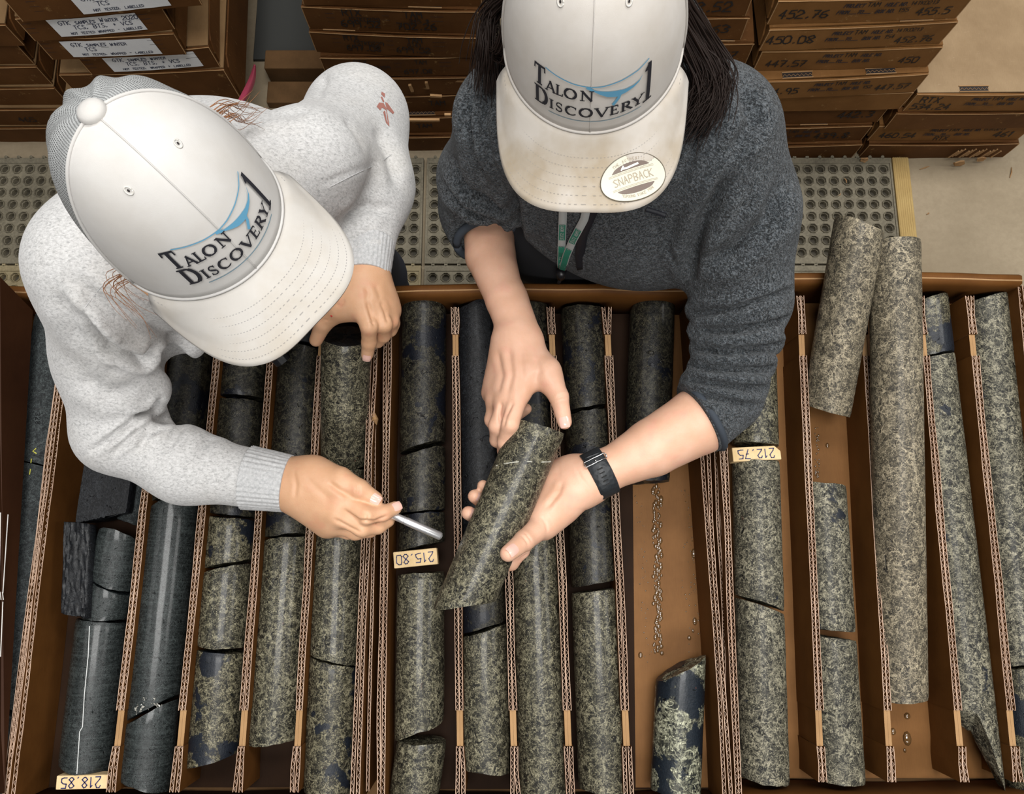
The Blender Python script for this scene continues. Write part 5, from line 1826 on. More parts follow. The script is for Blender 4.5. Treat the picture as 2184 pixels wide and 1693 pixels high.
# her right arm (left in the photo), hand from above
F1 = Field(0.0017)
fw = PX([(1040, 470, 1.085), (1046, 545, 1.10), (1078, 640, 1.135), (1100, 705, 1.155)])
F1.chain(fw, [0.036, 0.0345, 0.0255, 0.0235], 0.01)
F1.cap(P(1088, 640, 1.13), P(1118, 715, 1.15), 0.019, 0.018, 0.02)
wr = P(1100, 715, 1.157)
mcp = dict(i=P(1108, 840, 1.176), m=P(1080, 852, 1.170), r=P(1058, 852, 1.152), p=P(1048, 838, 1.132))
for k_, w_ in (('i', (1118, 735, 1.158)), ('m', (1104, 735, 1.160)), ('r', (1092, 735, 1.156)), ('p', (1082, 735, 1.148))):
    F1.cap(P(*w_), mcp[k_], 0.0165, 0.0122, 0.022)
F1.cap(P(1095, 760, 1.145), P(1075, 820, 1.140), 0.018, 0.016, 0.02)
fi = [mcp['i'], P(1088, 905, 1.186), P(1077, 943, 1.166), P(1073, 962, 1.146)]
fm = [mcp['m'], P(1060, 908, 1.165), P(1060, 938, 1.142), P(1080, 955, 1.122)]
fr = [mcp['r'], P(1050, 895, 1.135), P(1066, 925, 1.112), P(1095, 940, 1.104)]
fp = [mcp['p'], P(1062, 880, 1.112), P(1095, 890, 1.108), P(1122, 872, 1.118)]
F1.chain(fi, [0.0118, 0.0105, 0.0092, 0.0080]); F1.chain(fm, [0.0118, 0.0102, 0.009, 0.0080]); F1.chain(fr, [0.0112, 0.0098, 0.009, 0.008]); F1.chain(fp, [0.0100, 0.0090, 0.0082, 0.0075])
th = [P(1128, 752, 1.158), P(1165, 790, 1.174), P(1192, 846, 1.180), P(1204, 900, 1.172)]
F1.chain(th, [0.0185, 0.0145, 0.0118, 0.0092], 0.022)
F1.cap(P(1125, 800, 1.165), P(1160, 800, 1.168), 0.012, 0.012, 0.03)
b1 = F1.mesh()
b1 = (soften(*b1), b1[1])
body_parts.append((folds(*b1, HC['R1']), b1[1]))

# her left arm, hand cupping the core from below
F2 = Field(0.0017)
F2.chain(PX([(1518, 884, 1.132), (1490, 898, 1.135), (1390, 955, 1.135), (1300, 1000, 1.135), (1255, 1022, 1.133)]), [0.038, 0.0425, 0.0365, 0.0265, 0.0250], 0.02)
wl = P(1252, 1022, 1.133)
F2.cap(P(1262, 1005, 1.130), P(1175, 1035, 1.126), 0.0190, 0.0190, 0.02)
F2.cap(P(1262, 1035, 1.132), P(1170, 1075, 1.134), 0.0200, 0.0215, 0.02)
F2.cap(P(1235, 1045, 1.135), P(1158, 1112, 1.146), 0.0185, 0.0185, 0.02)
F2.cap(P(1215, 1020, 1.118), P(1125, 1085, 1.105), 0.018, 0.013, 0.02)
F2.cap(P(1215, 1015, 1.116), P(1128, 1050, 1.102), 0.018, 0.013, 0.02)
F2.cap(P(1225, 1005, 1.116), P(1140, 1020, 1.104), 0.016, 0.012, 0.02)
F2.cap(P(1200, 1050, 1.116), P(1130, 1120, 1.110), 0.018, 0.013, 0.02)
t2 = [P(1192, 1082, 1.142), P(1158, 1118, 1.152), P(1118, 1153, 1.180), P(1084, 1180, 1.203)]
F2.chain(t2, [0.0195, 0.0160, 0.0122, 0.0098], 0.018)
i2 = [P(1130, 1120, 1.112), P(1112, 1172, 1.122), P(1090, 1200, 1.112), P(1055, 1205, 1.108)]
m2 = [P(1125, 1085, 1.105), P(1060, 1108, 1.104), P(1020, 1106, 1.118), P(999, 1094, 1.140)]
r2 = [P(1128, 1050, 1.102), P(1065, 1072, 1.102), P(1030, 1072, 1.116), P(1012, 1058, 1.140)]
p2 = [P(1140, 1020, 1.104), P(1085, 1042, 1.104), P(1050, 1046, 1.118), P(1030, 1036, 1.138)]
F2.chain(i2, [0.0120, 0.0105, 0.0095, 0.0085]); F2.chain(m2, [0.0118, 0.0105, 0.0092, 0.0088]); F2.chain(r2, [0.0112, 0.010, 0.009, 0.0085]); F2.chain(p2, [0.0098, 0.0088, 0.008, 0.0075])
b2 = F2.mesh()
b2 = (soften(*b2), b2[1])
body_parts.append((folds(*b2, HC['R2']), b2[1]))
FT = Field(0.008)
FT.ell((0.14, 0.51, 1.12), (0.125, 0.080, 0.20), 0.05).cap((0.10, 0.53, 1.34), (0.13, 0.52, 1.25), 0.055, 0.08, 0.05)
FT.cap((0.02, 0.50, 1.29), (0.22, 0.49, 1.29), 0.042, 0.042, 0.05).ell((0.13, 0.58, 0.92), (0.14, 0.10, 0.14), 0.06)
for s in (0.03, 0.23): FT.cap((s, 0.60, 0.86), (s, 0.63, 0.10), 0.065, 0.045, 0.05)
FT.cap(P(1100, 270, 1.30), P(1025, 440, 1.082), 0.04, 0.036, 0.03).cap(P(1025, 440, 1.082), fw[0], 0.034, 0.035, 0.03)
FT.cap(P(1510, 300, 1.28), P(1572, 735, 1.12), 0.038, 0.030, 0.03).cap(P(1572, 735, 1.12), P(1508, 884, 1.128), 0.030, 0.036, 0.03)
body_parts.append(FT.mesh())
bodyR = mesh_obj('body', body_parts, M['skin_r'], pr_)
nail(bodyR, th[3], th[2], 0.0092)
nail(bodyR, t2[3], t2[2], 0.0098)
for q in (m2, r2, p2): nail(bodyR, q[3], q[2], 0.0082, up=(0.4, 0, 1))

# --- trousers and boots, black shirt
def legs(parent, xs, hip, mat, y=0.64):
    f_ = Field(0.008)
    f_.ell(hip, (0.150, 0.110, 0.15), 0.05)
    for s in xs: f_.cap((s, hip[1] + 0.01, hip[2] - 0.05), (s, y + 0.01, 0.5), 0.078, 0.064, 0.06).cap((s, y + 0.01, 0.5), (s, y + 0.03, 0.09), 0.066, 0.058, 0.03)
    mesh_obj('trousers', [f_.mesh()], mat, parent)
    for s in xs:
        b = Field(0.006)
        b.cap((s, y + 0.02, 0.10), (s, y + 0.03, 0.06), 0.052, 0.05, 0.03).ell((s, y - 0.05, 0.050), (0.050, 0.12, 0.048), 0.03)
        b.ell((s, y - 0.02, -0.04), (0.3, 0.4, 0.054), 0.01, sub=True)
        mesh_obj('boot', [b.mesh()], M['boot'], parent)


legs(pr_, (0.03, 0.23), (0.13, 0.58, 0.92), M['black_cloth'], 0.62)
f_ = Field(0.006)
f_.ell((0.10, 0.505, 1.02), (0.155, 0.100, 0.15), 0.03)
mesh_obj('shirt', [f_.mesh()], M['black_cloth'], pr_)

# --- fleece jacket
J = Field(0.0042)
J.ell((0.150, 0.490, 1.175), (0.165, 0.115, 0.165), 0.03)
J.ell((0.19, 0.460, 1.150), (0.120, 0.098, 0.105), 0.06)
J.ell((0.15, 0.57, 1.08), (0.160, 0.085, 0.18), 0.06)
J.cap(P(1115, 260, 1.315), P(1500, 280, 1.315), 0.058, 0.064, 0.06)
J.cap((0.10, 0.53, 1.36), (0.11, 0.52, 1.32), 0.075, 0.085, 0.05)
# right sleeve (left in the photo)
J.cap(P(1085, 250, 1.310), P(1035, 380, 1.16), 0.058, 0.058, 0.05)
J.cap(P(1035, 380, 1.16), P(1026, 448, 1.088), 0.058, 0.053, 0.03)
J.cap(P(1024, 440, 1.09), P(1037, 505, 1.088), 0.053, 0.047, 0.03)
# left sleeve, bunched on the forearm
J.cap(P(1525, 290, 1.31), P(1575, 450, 1.23), 0.070, 0.064, 0.05)
J.cap(P(1575, 450, 1.23), P(1582, 640, 1.165), 0.064, 0.064, 0.04)
for (a, b, hh_) in (((1462, 665, 1.155), (1672, 615, 1.165), 0.052), ((1466, 708, 1.155), (1674, 672, 1.16), 0.050), ((1470, 745, 1.15), (1672, 728, 1.158), 0.049), ((1466, 783, 1.15), (1655, 780, 1.152), 0.048),
                   ((1450, 812, 1.148), (1640, 826, 1.148), 0.047), ((1440, 838, 1.144), (1612, 866, 1.142), 0.046), ((1438, 858, 1.142), (1575, 905, 1.139), 0.045)):
    A, B = P(*a), P(*b)
    c0, xd = (A + B) / 2, (B - A)
    hw = np.linalg.norm(xd) / 2 - 0.015; xd = xd / np.linalg.norm(xd)
    rp = [c0 + xd * hw * math.cos(w) + np.array([0, 0, 1.0]) * (hh_ - 0.014) * math.sin(w) for w in np.linspace(0, 2 * math.pi, 15)]
    for q0, q1 in zip(rp[:-1], rp[1:]): J.cap(q0, q1, 0.0150, 0.0150, 0.004)
J.cap(P(1580, 640, 1.135), P(1550, 835, 1.130), 0.042, 0.042, 0.01)
J.cap(P(1552, 846, 1.134), P(1492, 892, 1.137), 0.046, 0.0475, 0.006)
Vj, Fj = J.mesh()
cr = []
for k_ in range(1):
    cr += [([(1490, 560), (1560, 540), (1640, 470), (1670, 380)], 16, 0.007, 0.5), ([(1470, 600), (1475, 545), (1500, 470), (1555, 380)], 12, 0.010, 0.4),
]
    for ln in ([(1455, 690), (1540, 686), (1620, 660), (1682, 638)], [(1458, 728), (1550, 726), (1630, 712), (1682, 694)], [(1458, 764), (1540, 768), (1620, 762), (1674, 748)],
               [(1450, 797), (1520, 805), (1600, 808), (1658, 800)], [(1438, 824), (1500, 835), (1570, 846), (1636, 844)], [(1434, 848), (1500, 862), (1560, 878), (1606, 884)]):
        # grooves lie between the rolls, on their upper side
        cr.append(([(1092 + (x_ - 1092) * 1.045, 1200 + (y_ - 1200) * 1.045) for x_, y_ in ln], 6, 0.0065, 0.25))
    cr += [([(1010, 180), (1000, 260), (1010, 330), (1045, 400)], 9, 0.007, 0.5), ([(1045, 190), (1030, 260), (1045, 340), (1075, 400)], 8, 0.006, 0.5), ([(965, 330), (1000, 400), (1060, 440), (1100, 450)], 9, 0.008, 0.5),
           ([(950, 390), (990, 440), (1060, 470), (1110, 475)], 8, 0.006, 0.5), ([(950, 440), (1000, 480), (1060, 488)], 7, 0.004, 0.4), ([(1090, 400), (1105, 480), (1110, 540)], 8, 0.010, 0.3)]
    cr += [([(1500, 100), (1500, 200), (1480, 320), (1440, 420)], 7, 0.004, 0.3), ([(1450, 450), (1420, 520), (1465, 590)], 6, 0.003, 0.2), ([(1580, 180), (1610, 260), (1560, 330)], 14, 0.006, 0.4), ([(1120, 500), (1160, 530), (1200, 560)], 8, 0.004, 0.3)]
Vj = folds(Vj, Fj, [(p_, w_ * 1.1, a_ * 1.8, r_k * 1.2) for p_, w_, a_, r_k in cr])
def cut_end(V, c_, ax_, rad):
    ax_ = np.array(ax_); ax_ = ax_ / np.linalg.norm(ax_)
    s_ = (V - c_) @ ax_
    m_ = (s_ > 0) & (np.linalg.norm(V - c_, axis=1) < rad)
    V = V.copy(); V[m_] -= np.outer(s_[m_], ax_)
    return V
Vj = cut_end(Vj, P(1488, 894, 1.137), P(1390, 955, 1.135) - P(1490, 898, 1.135), 0.075)
Vj = cut_end(Vj, P(1038, 508, 1.089), P(1046, 560, 1.10) - P(1038, 500, 1.089), 0.075)
mesh_obj('fleece_jacket', [(soften(Vj, Fj, 1), Fj)], M['fleece'], pr_)
# collar roll, cuffs, zip
co = MB()
ring = [np.array([0.10 + 0.098 * math.cos(w), 0.515 + 0.082 * math.sin(w) , 1.385 + 0.02 * math.sin(w)]) for w in np.linspace(0, 2 * math.pi, 33)]
co.tube(ring, 0.021, 10)
co.build('collar', M['fleece'], pr_, smooth=True, local=False)
cu = MB()
c0, c1 = P(1492, 893, 1.139), P(1480, 898, 1.139)
def hoop(mb, c_, ax_, r_, w_, n=28, flat=1.0):
    ax_ = ax_ / np.linalg.norm(ax_)
    x = np.cross(ax_, [0, 0, 1]); x /= np.linalg.norm(x); y = np.cross(x, ax_)
    mb.tube([c_ + r_ * (x * math.cos(a) + flat * y * math.sin(a)) for a in np.linspace(0, 2 * math.pi, n + 1)], w_, 8)
hoop(cu, P(1500, 890, 1.138), P(1400, 950, 1.135) - P(1500, 890, 1.138), 0.0450, 0.0050)
cu.build('cuff_trim', M['fleece_trim'], pr_, smooth=True, local=False)
cu = MB()
hoop(cu, P(1038, 510, 1.090), P(1050, 560, 1.10) - P(1038, 510, 1.090), 0.0425, 0.0062)
cu.build('cuff_trim', M['fleece_trim'], pr_, smooth=True, local=False)
# zip: dark tape running down the front from the collar
from mathutils.bvhtree import BVHTree
def tree(V, F): return BVHTree.FromPolygons([tuple(q) for q in V], [tuple(int(i) for i in f) for f in F])
bvJ = tree(Vj, Fj)
def drop(bv, px, py, lift=0.002, fallback=1.1):
    O = Vector((0, 0, CAMH)); d = Vector(P(px, py, 1.0)) - O; d.normalize()
    hit = bv.ray_cast(O, d)
    if hit[0] is None: return P(px, py, fallback)
    return np.array(hit[0] - d * lift)
def strip(bv, pts, w, name, mat, parent, lift=0.002, thick=0.0009, n=30):
    """cloth strip lying on a surface along photo points"""
    pts = np.array(pts, float)
    s = np.concatenate([[0], np.cumsum(np.linalg.norm(np.diff(pts, axis=0), axis=1))])
    q = [np.array([np.interp(u, s, pts[:, 0]), np.interp(u, s, pts[:, 1])]) for u in np.linspace(0, s[-1], n)]
    C3 = [drop(bv, *p, lift) for p in q]
    mb = MB(); vs = []
    for i in range(n):
        d = C3[min(i + 1, n - 1)] - C3[max(i - 1, 0)]; d /= np.linalg.norm(d)
        up = np.array([0, 0, CAMH]) - C3[i]; up /= np.linalg.norm(up)
        x = np.cross(d, up); x /= np.linalg.norm(x)
        vs += [C3[i] - x * w / 2, C3[i] + x * w / 2]
    mb.add(vs, [(2 * i, 2 * i + 1, 2 * i + 3, 2 * i + 2) for i in range(n - 1)])
    o = mb.build(name, mat, parent, smooth=True, local=False)
    o.modifiers.new('solid', 'SOLIDIFY').thickness = thick
    return o, C3
M['zip'] = plain('zip_tape', (0.008, 0.009, 0.014), 0.6)
strip(bvJ, [(1285, 400), (1262, 455), (1243, 500), (1236, 545), (1240, 575)], 0.012, 'zip', M['zip'], pr_, 0.003)
strip(bvJ, [(1378, 446), (1400, 452), (1420, 459)], 0.006, 'chest_pocket_zip', M['zip'], pr_, 0.003)

# --- hair
def hairs(parent, roots, mat, name='hair', rad=0.0016, n=60, seed=1, spread=0.012):
    mb = MB()
    r = random.Random(seed)
    for i in range(n):
        a = roots[i % len(roots)]
        o3 = np.array([r.gauss(0, spread), r.gauss(0, spread), r.gauss(0, spread)])
        pts = [np.array(p) + o3 * (0.35 + 0.65 * k / (len(a) - 1)) + np.array([r.gauss(0, spread * 0.25) for _ in range(3)]) for k, p in enumerate(a)]
        # smooth curve through the points
        T_ = np.linspace(0, len(pts) - 1, 14)
        q = []
        for u in T_:
            i0 = min(int(u), len(pts) - 2); f = u - i0
            p0, p1, p2_, p3 = pts[max(i0 - 1, 0)], pts[i0], pts[i0 + 1], pts[min(i0 + 2, len(pts) - 1)]
            q.append(0.5 * ((2 * p1) + (p2_ - p0) * f + (2 * p0 - 5 * p1 + 4 * p2_ - p3) * f * f + (3 * p1 - p0 - 3 * p2_ + p3) * f ** 3))
        mb.tube(q, [rad * (1 - 0.75 * k / 13) for k in range(14)], 5)
    o = mb.build(name, mat, parent, smooth=True, local=False)
    o['kind'] = 'stuff'
    return o


M['hair_dark'] = plain('dark_brown_hair', (0.014, 0.008, 0.006), 0.55, spec=0.2)
M['hair_red'] = plain('reddish_hair', (0.30, 0.13, 0.055), 0.4)
rootsL = [[toR((-0.076, -0.03, -0.01)), toR((-0.088, -0.02, -0.05)), P(1048, 95, 1.42), P(1040, 185, 1.395)], [toR((-0.074, -0.05, 0.0)), P(1046, 30, 1.45), P(1036, 100, 1.43), P(1032, 150, 1.40)]]
rootsR = [[toR((0.074, -0.045, -0.01)), toR((0.088, -0.04, -0.06)), P(1505, 150, 1.425), P(1500, 225, 1.405), P(1475, 270, 1.40)], [toR((0.072, -0.06, -0.01)), P(1515, 110, 1.43), P(1535, 175, 1.415), P(1510, 240, 1.41)],
          [toR((0.066, -0.06, -0.02)), P(1505, 135, 1.43), P(1515, 200, 1.41), P(1485, 245, 1.405)]]
hairs(pr_, rootsL, M['hair_dark'], 'hair', 0.0010, 260, 2, 0.008)
hairs(pr_, rootsR, M['hair_dark'], 'hair', 0.0011, 420, 3, 0.010)

# --- wrist band
wb = MB()
A, B = P(1290, 990, 1.135), P(1262, 1026, 1.135)
axd = P(1210, 1050, 1.133) - P(1350, 980, 1.135); axd /= np.linalg.norm(axd)
cB = P(1278, 1010, 1.1345)
x = np.cross(axd, [0, 0, 1.0]); x /= np.linalg.norm(x); y = np.cross(x, axd)
y = -y if y[2] < 0 else y
n = 40
vs, fs = [], []
for k in range(n):
    a = 2 * math.pi * k / n
    rad = 0.0288 + (0.0006 if (k // 2) % 2 else 0.0)
    for (l, dr) in ((-0.0132, 0.0), (-0.0124, 0.0016), (0.0124, 0.0016), (0.0132, 0.0)):
        vs.append(cB + axd * l + (rad + dr) * (x * math.cos(a) * 1.04 + y * math.sin(a) * 0.96))
for k in range(n):
    for l in range(3): fs.append((k * 4 + l, k * 4 + l + 1, ((k + 1) % n) * 4 + l + 1, ((k + 1) % n) * 4 + l))
wb.add(vs, fs)
t = NT('band_rubber')
t.set(col=(0.018, 0.021, 0.024), rough=0.45)
vv = t.voro(t.map(1), 190)
t.bump(vv, 0.25, 0.002)
band = wb.build('wrist_band', t.m, pr_, smooth=True, local=False)
band.modifiers.new('solid', 'SOLIDIFY').thickness = 0.0015
bk_ = MB()
def on_band(a, l, h=0.0034): return cB + axd * l + (0.0288 + h) * (x * math.cos(a) * 1.04 + y * math.sin(a) * 0.96)
a0 = math.radians(68)
bk_.tube([on_band(a0, -0.0142), on_band(a0, 0.0), on_band(a0, 0.0142), on_band(a0 - 0.10, 0.0150), on_band(a0 - 0.22, 0.0142), on_band(a0 - 0.22, 0.0), on_band(a0 - 0.22, -0.0142), on_band(a0 - 0.10, -0.0150), on_band(a0, -0.0142)], 0.0009, 6)
bk_.tube([on_band(a0 - 0.02, 0.0), on_band(a0 - 0.16, 0.0, 0.004)], 0.0008, 6)
bk_.build('buckle', plain('brushed_steel', (0.55, 0.55, 0.55), 0.3, metal=1.0), band, smooth=True, local=False)
slots_ = MB()
for i in range(5):
    a = a0 + 0.28 + i * 0.17
    slots_.tube([on_band(a, -0.0035, 0.0018), on_band(a, 0.0035, 0.0018)], 0.0010, 5)
slots_.build('strap_slots', plain('slot_black', (0.003, 0.003, 0.003), 0.7), band, local=False)
tk = MB()
tk.tube([on_band(a0 - 0.35 - 0.02 * k, -0.010 + 0.005 * k, 0.0022) for k in range(5)], 0.0016, 6)
tk.build('strap_keeper', t.m, band, smooth=True, local=False)

# --- lanyard hanging from the neck
M['lan'] = plain('lanyard_grey', (0.42, 0.44, 0.43), 0.7)
M['lang'] = plain('lanyard_green', (0.02, 0.20, 0.13), 0.7)
ly = empty('lanyard', tuple(P(1196, 575, 1.10)), 'grey and green printed lanyard hanging in front of the fleece', 'lanyard')
for nm, pts in (('strap', [(1203, 380), (1200, 470), (1198, 520), (1196, 572)]), ('strap', [(1262, 395), (1246, 468), (1222, 512), (1208, 545), (1199, 576)])):
    st_, C3 = strip(bvJ, pts, 0.0098, nm, M['lan'], ly, 0.006)
    n = len(C3)
    mb = MB()
    for (f0, f1_, tx) in ((0.50, 0.68, 'SYMON STATE'), (0.74, 0.97, 'SYMON STATE')):
        ii = range(int(f0 * n), int(f1_ * n) + 1)
        vs = []
        for i in ii:
            d = C3[min(i + 1, n - 1)] - C3[max(i - 1, 0)]; d /= np.linalg.norm(d)
            up = np.array([0, 0, CAMH]) - C3[i]; up /= np.linalg.norm(up)
            x_ = np.cross(d, up); x_ /= np.linalg.norm(x_)
            vs += [C3[i] - x_ * 0.0038 + up * 0.0008, C3[i] + x_ * 0.0038 + up * 0.0008]
        mb.add(vs, [(2 * i, 2 * i + 1, 2 * i + 3, 2 * i + 2) for i in range(len(ii) - 1)])
    mb.build('printed_panel', M['lang'], st_, local=False)
    lt = MB()
    for (f0, f1_) in ((0.52, 0.67), (0.76, 0.95)):
        i0, i1 = int(f0 * n), int(f1_ * n)
        A, B = C3[i0], C3[i1]
        d = B - A; L_ = np.linalg.norm(d); d /= L_
        up = np.array([0, 0, CAMH]) - A; up /= np.linalg.norm(up)
        x_ = np.cross(d, up); x_ /= np.linalg.norm(x_)
        qd, xe = text2d('SYMON STATE', 0, 0, 0.0042, 0.0006, 0.2, 0, 0, 0.8, 1)
        k = L_ / xe
        for qq in qd: lt.add([A + d * p[0] * k + x_ * (p[1] - 0.0021) + up * 0.0022 for p in qq], [(0, 1, 2, 3)])
    lt.build('lanyard_lettering', M['lan'], st_, local=False)
e_ = P(1197, 580, 1.075)
mb = MB().tube([e_ + (0, 0, 0.004), e_ + (0, -0.004, -0.012)], [0.0075, 0.006], 10).tube([e_ + (0, -0.004, -0.012), e_ + (-0.003, -0.008, -0.03)], [0.003, 0.0025], 8)
mb.build('clip', plain('clip_black', (0.012, 0.012, 0.014), 0.35), ly, smooth=True, local=False)
mb = MB().tube([e_ + (-0.003, -0.008, -0.03), e_ + (-0.008, -0.010, -0.038), e_ + (-0.004, -0.012, -0.046)], 0.0014, 6)
mb.build('hook', plain('hook_metal', (0.25, 0.25, 0.26), 0.3, metal=1.0), ly, smooth=True, local=False)

# --- the held core
hcore = core('olive core held in both hands, slanted at its lower end', (1148, 912), (990, 1290), M['sulph'], t0=-0.12, t1=-0.55, z0=1.163, z1=1.155, r=0.0335, group='cores lifted from the boxes', seed=41)
RC_keep = RC
RC = 0.0335
vn = mark('pale_vein', hcore, [(1058, 993), (1080, 988), (1100, 985), (1130, 984), (1160, 985), (1175, 984)], 0.0008, plain('pale_vein_rough', (0.40, 0.39, 0.33), 0.6))
RC = RC_keep

# ------------------------------------------------------------------ left person: grey sweatshirt
pl = empty('person', (-0.36, 0.66, 0.0), 'person in a light grey sweatshirt and pale grey cap, pointing with a silver pen', 'person')
POSE_L = ((-0.297, 0.3165, 1.4545), 0.855, -0.19, 0.0)
capL, toL, RL = make_cap(pl, POSE_L, (0.585, 0.57, 0.55), 0.15, 0.4, False)
hf = head_field(toL, RL)
hf.cap(toL((0, -0.02, -0.08)), np.array([-0.37, 0.41, 1.30]), 0.052, 0.06, 0.03)
body_parts = [hf.mesh()]
# her left hand (right in the photo) on the raised core
F3 = Field(0.0017)
F3.chain(PX([(786, 500, 1.135), (780, 600, 1.150)]), [0.030, 0.0255], 0.01)
F3.cap(P(770, 598, 1.15), P(760, 640, 1.16), 0.018, 0.017, 0.02)
k3 = dict(i=P(767, 650, 1.168), m=P(797, 642, 1.164), r=P(820, 650, 1.150), p=P(833, 664, 1.134))
for q, w_ in (('i', (766, 600, 1.152)), ('m', (780, 600, 1.154)), ('r', (792, 602, 1.150)), ('p', (800, 606, 1.144))): F3.cap(P(*w_), k3[q], 0.0175, 0.0125, 0.02)
F3.cap(P(785, 625, 1.14), P(815, 650, 1.130), 0.018, 0.016, 0.02)
i3 = [k3['i'], P(787, 697, 1.168), P(787, 730, 1.146), P(783, 757, 1.128)]
m3 = [k3['m'], P(819, 692, 1.155), P(818, 715, 1.130), P(806, 730, 1.112)]
r3 = [k3['r'], P(834, 684, 1.138), P(832, 703, 1.116), P(820, 715, 1.10)]
p3 = [k3['p'], P(838, 688, 1.118), P(832, 702, 1.10), P(818, 708, 1.088)]
F3.chain(i3, [0.0120, 0.0106, 0.0093, 0.0080]); F3.chain(m3, [0.0118, 0.0105, 0.0092, 0.008]); F3.chain(r3, [0.0112, 0.0098, 0.009, 0.008]); F3.chain(p3, [0.010, 0.009, 0.0082, 0.0075])
t3 = [P(752, 628, 1.155), P(722, 660, 1.156), P(690, 690, 1.140), P(674, 725, 1.120)]
F3.chain(t3, [0.018, 0.0140, 0.0112, 0.0090], 0.022)
F3.cap(P(735, 650, 1.155), P(765, 655, 1.156), 0.010, 0.011, 0.025)
b3 = F3.mesh(); b3 = (soften(*b3), b3[1]); body_parts.append((folds(*b3, HC['L1']), b3[1]))
# her right hand with the pen
F4 = Field(0.0017)
F4.chain(PX([(540, 1018, 1.128), (628, 1034, 1.128)]), [0.032, 0.0285], 0.01)
F4.cap(P(630, 1015, 1.128), P(668, 1020, 1.130), 0.019, 0.019, 0.02).cap(P(630, 1052, 1.126), P(668, 1072, 1.124), 0.019, 0.018, 0.02)
k4 = dict(i=P(728, 1064, 1.150), m=P(718, 1094, 1.148), r=P(708, 1114, 1.132), p=P(696, 1122, 1.116))
for q, w_ in (('i', (652, 1022, 1.132)), ('m', (650, 1036, 1.134)), ('r', (650, 1050, 1.130)), ('p', (650, 1060, 1.122))): F4.cap(P(*w_), k4[q], 0.0185, 0.0130, 0.025)
F4.cap(P(670, 1050, 1.12), P(715, 1085, 1.125), 0.02, 0.016, 0.02)
i4 = [k4['i'], P(782, 1098, 1.156), P(818, 1094, 1.146), P(843, 1083, 1.136)]
m4 = [k4['m'], P(772, 1126, 1.144), P(806, 1122, 1.130), P(828, 1110, 1.122)]
r4 = [k4['r'], P(758, 1134, 1.124), P(790, 1130, 1.112), P(806, 1116, 1.106)]
p4 = [k4['p'], P(742, 1134, 1.106), P(768, 1128, 1.098), P(780, 1112, 1.098)]
F4.chain(i4, [0.0128, 0.0112, 0.0098, 0.0085]); F4.chain(m4, [0.0125, 0.0108, 0.0096, 0.0085]); F4.chain(r4, [0.0118, 0.0102, 0.009, 0.0082]); F4.chain(p4, [0.0105, 0.0092, 0.0082, 0.0075])
t4 = [P(676, 1012, 1.140), P(726, 1022, 1.152), P(766, 1043, 1.156), P(800, 1064, 1.150)]
F4.chain(t4, [0.0195, 0.0150, 0.0122, 0.0096], 0.022)
b4 = F4.mesh(); b4 = (soften(*b4), b4[1]); body_parts.append((folds(*b4, HC['L2']), b4[1]))
FT = Field(0.008)
FT.ell((-0.38, 0.47, 1.13), (0.12, 0.08, 0.18), 0.05).cap((-0.37, 0.42, 1.31), (-0.37, 0.44, 1.2), 0.05, 0.08, 0.05)
FT.cap((-0.43, 0.34, 1.26), (-0.27, 0.42, 1.245), 0.034, 0.034, 0.03).ell((-0.40, 0.56, 0.92), (0.13, 0.09, 0.14), 0.06)
for s in (-0.50, -0.30): FT.cap((s, 0.58, 0.86), (s, 0.61, 0.10), 0.065, 0.045, 0.05)
FT.cap(P(215, 580, 1.28), P(242, 925, 1.125), 0.038, 0.028, 0.02).cap(P(242, 925, 1.125), P(545, 1020, 1.126), 0.028, 0.026, 0.01)
FT.cap(P(670, 350, 1.25), P(765, 258, 1.10), 0.04, 0.034, 0.03).cap(P(765, 258, 1.10), P(786, 505, 1.135), 0.034, 0.030, 0.03)
body_parts.append(FT.mesh())
bodyL = mesh_obj('body', body_parts, M['skin_l'], pl)
nail(bodyL, t4[3], t4[2], 0.0096)
nail(bodyL, i4[3], i4[2], 0.0085, up=(0.6, 0.3, 1))
nail(bodyL, i3[3], i3[2], 0.0080)
bvB = tree(*b3)
wq = drop(bvB, 706, 674, 0.0)
MB().tube([wq + (0, 0, 0.0), wq + (0.002, 0.0004, 0.0006)], [0.0016, 0.0012], 7).build('scratch', plain('scratch_red', (0.5, 0.03, 0.02), 0.5), bodyL, smooth=True, local=False)
legs(pl, (-0.50, -0.30), (-0.40, 0.56, 0.92), M['denim'], 0.60)

# --- sweatshirt
J = Field(0.0042)
J.ell((-0.375, 0.415, 1.230), (0.150, 0.108, 0.118), 0.03)
J.ell((-0.39, 0.50, 1.08), (0.165, 0.115, 0.20), 0.08)
J.ell((-0.335, 0.370, 1.185), (0.085, 0.100, 0.080), 0.06)
J.cap(P(225, 560, 1.300), P(430, 440, 1.300), 0.066, 0.072, 0.06)
J.cap(P(430, 450, 1.295), P(655, 350, 1.245), 0.064, 0.062, 0.03)
# right sleeve
J.cap(P(212, 570, 1.295), P(235, 760, 1.20), 0.064, 0.060, 0.06)
J.cap(P(236, 750, 1.20), P(252, 915, 1.145), 0.058, 0.053, 0.03)
J.cap(P(258, 920, 1.145), P(395, 995, 1.135), 0.052, 0.0415, 0.02)
J.cap(P(395, 995, 1.135), P(540, 1020, 1.128), 0.0415, 0.0375, 0.03)
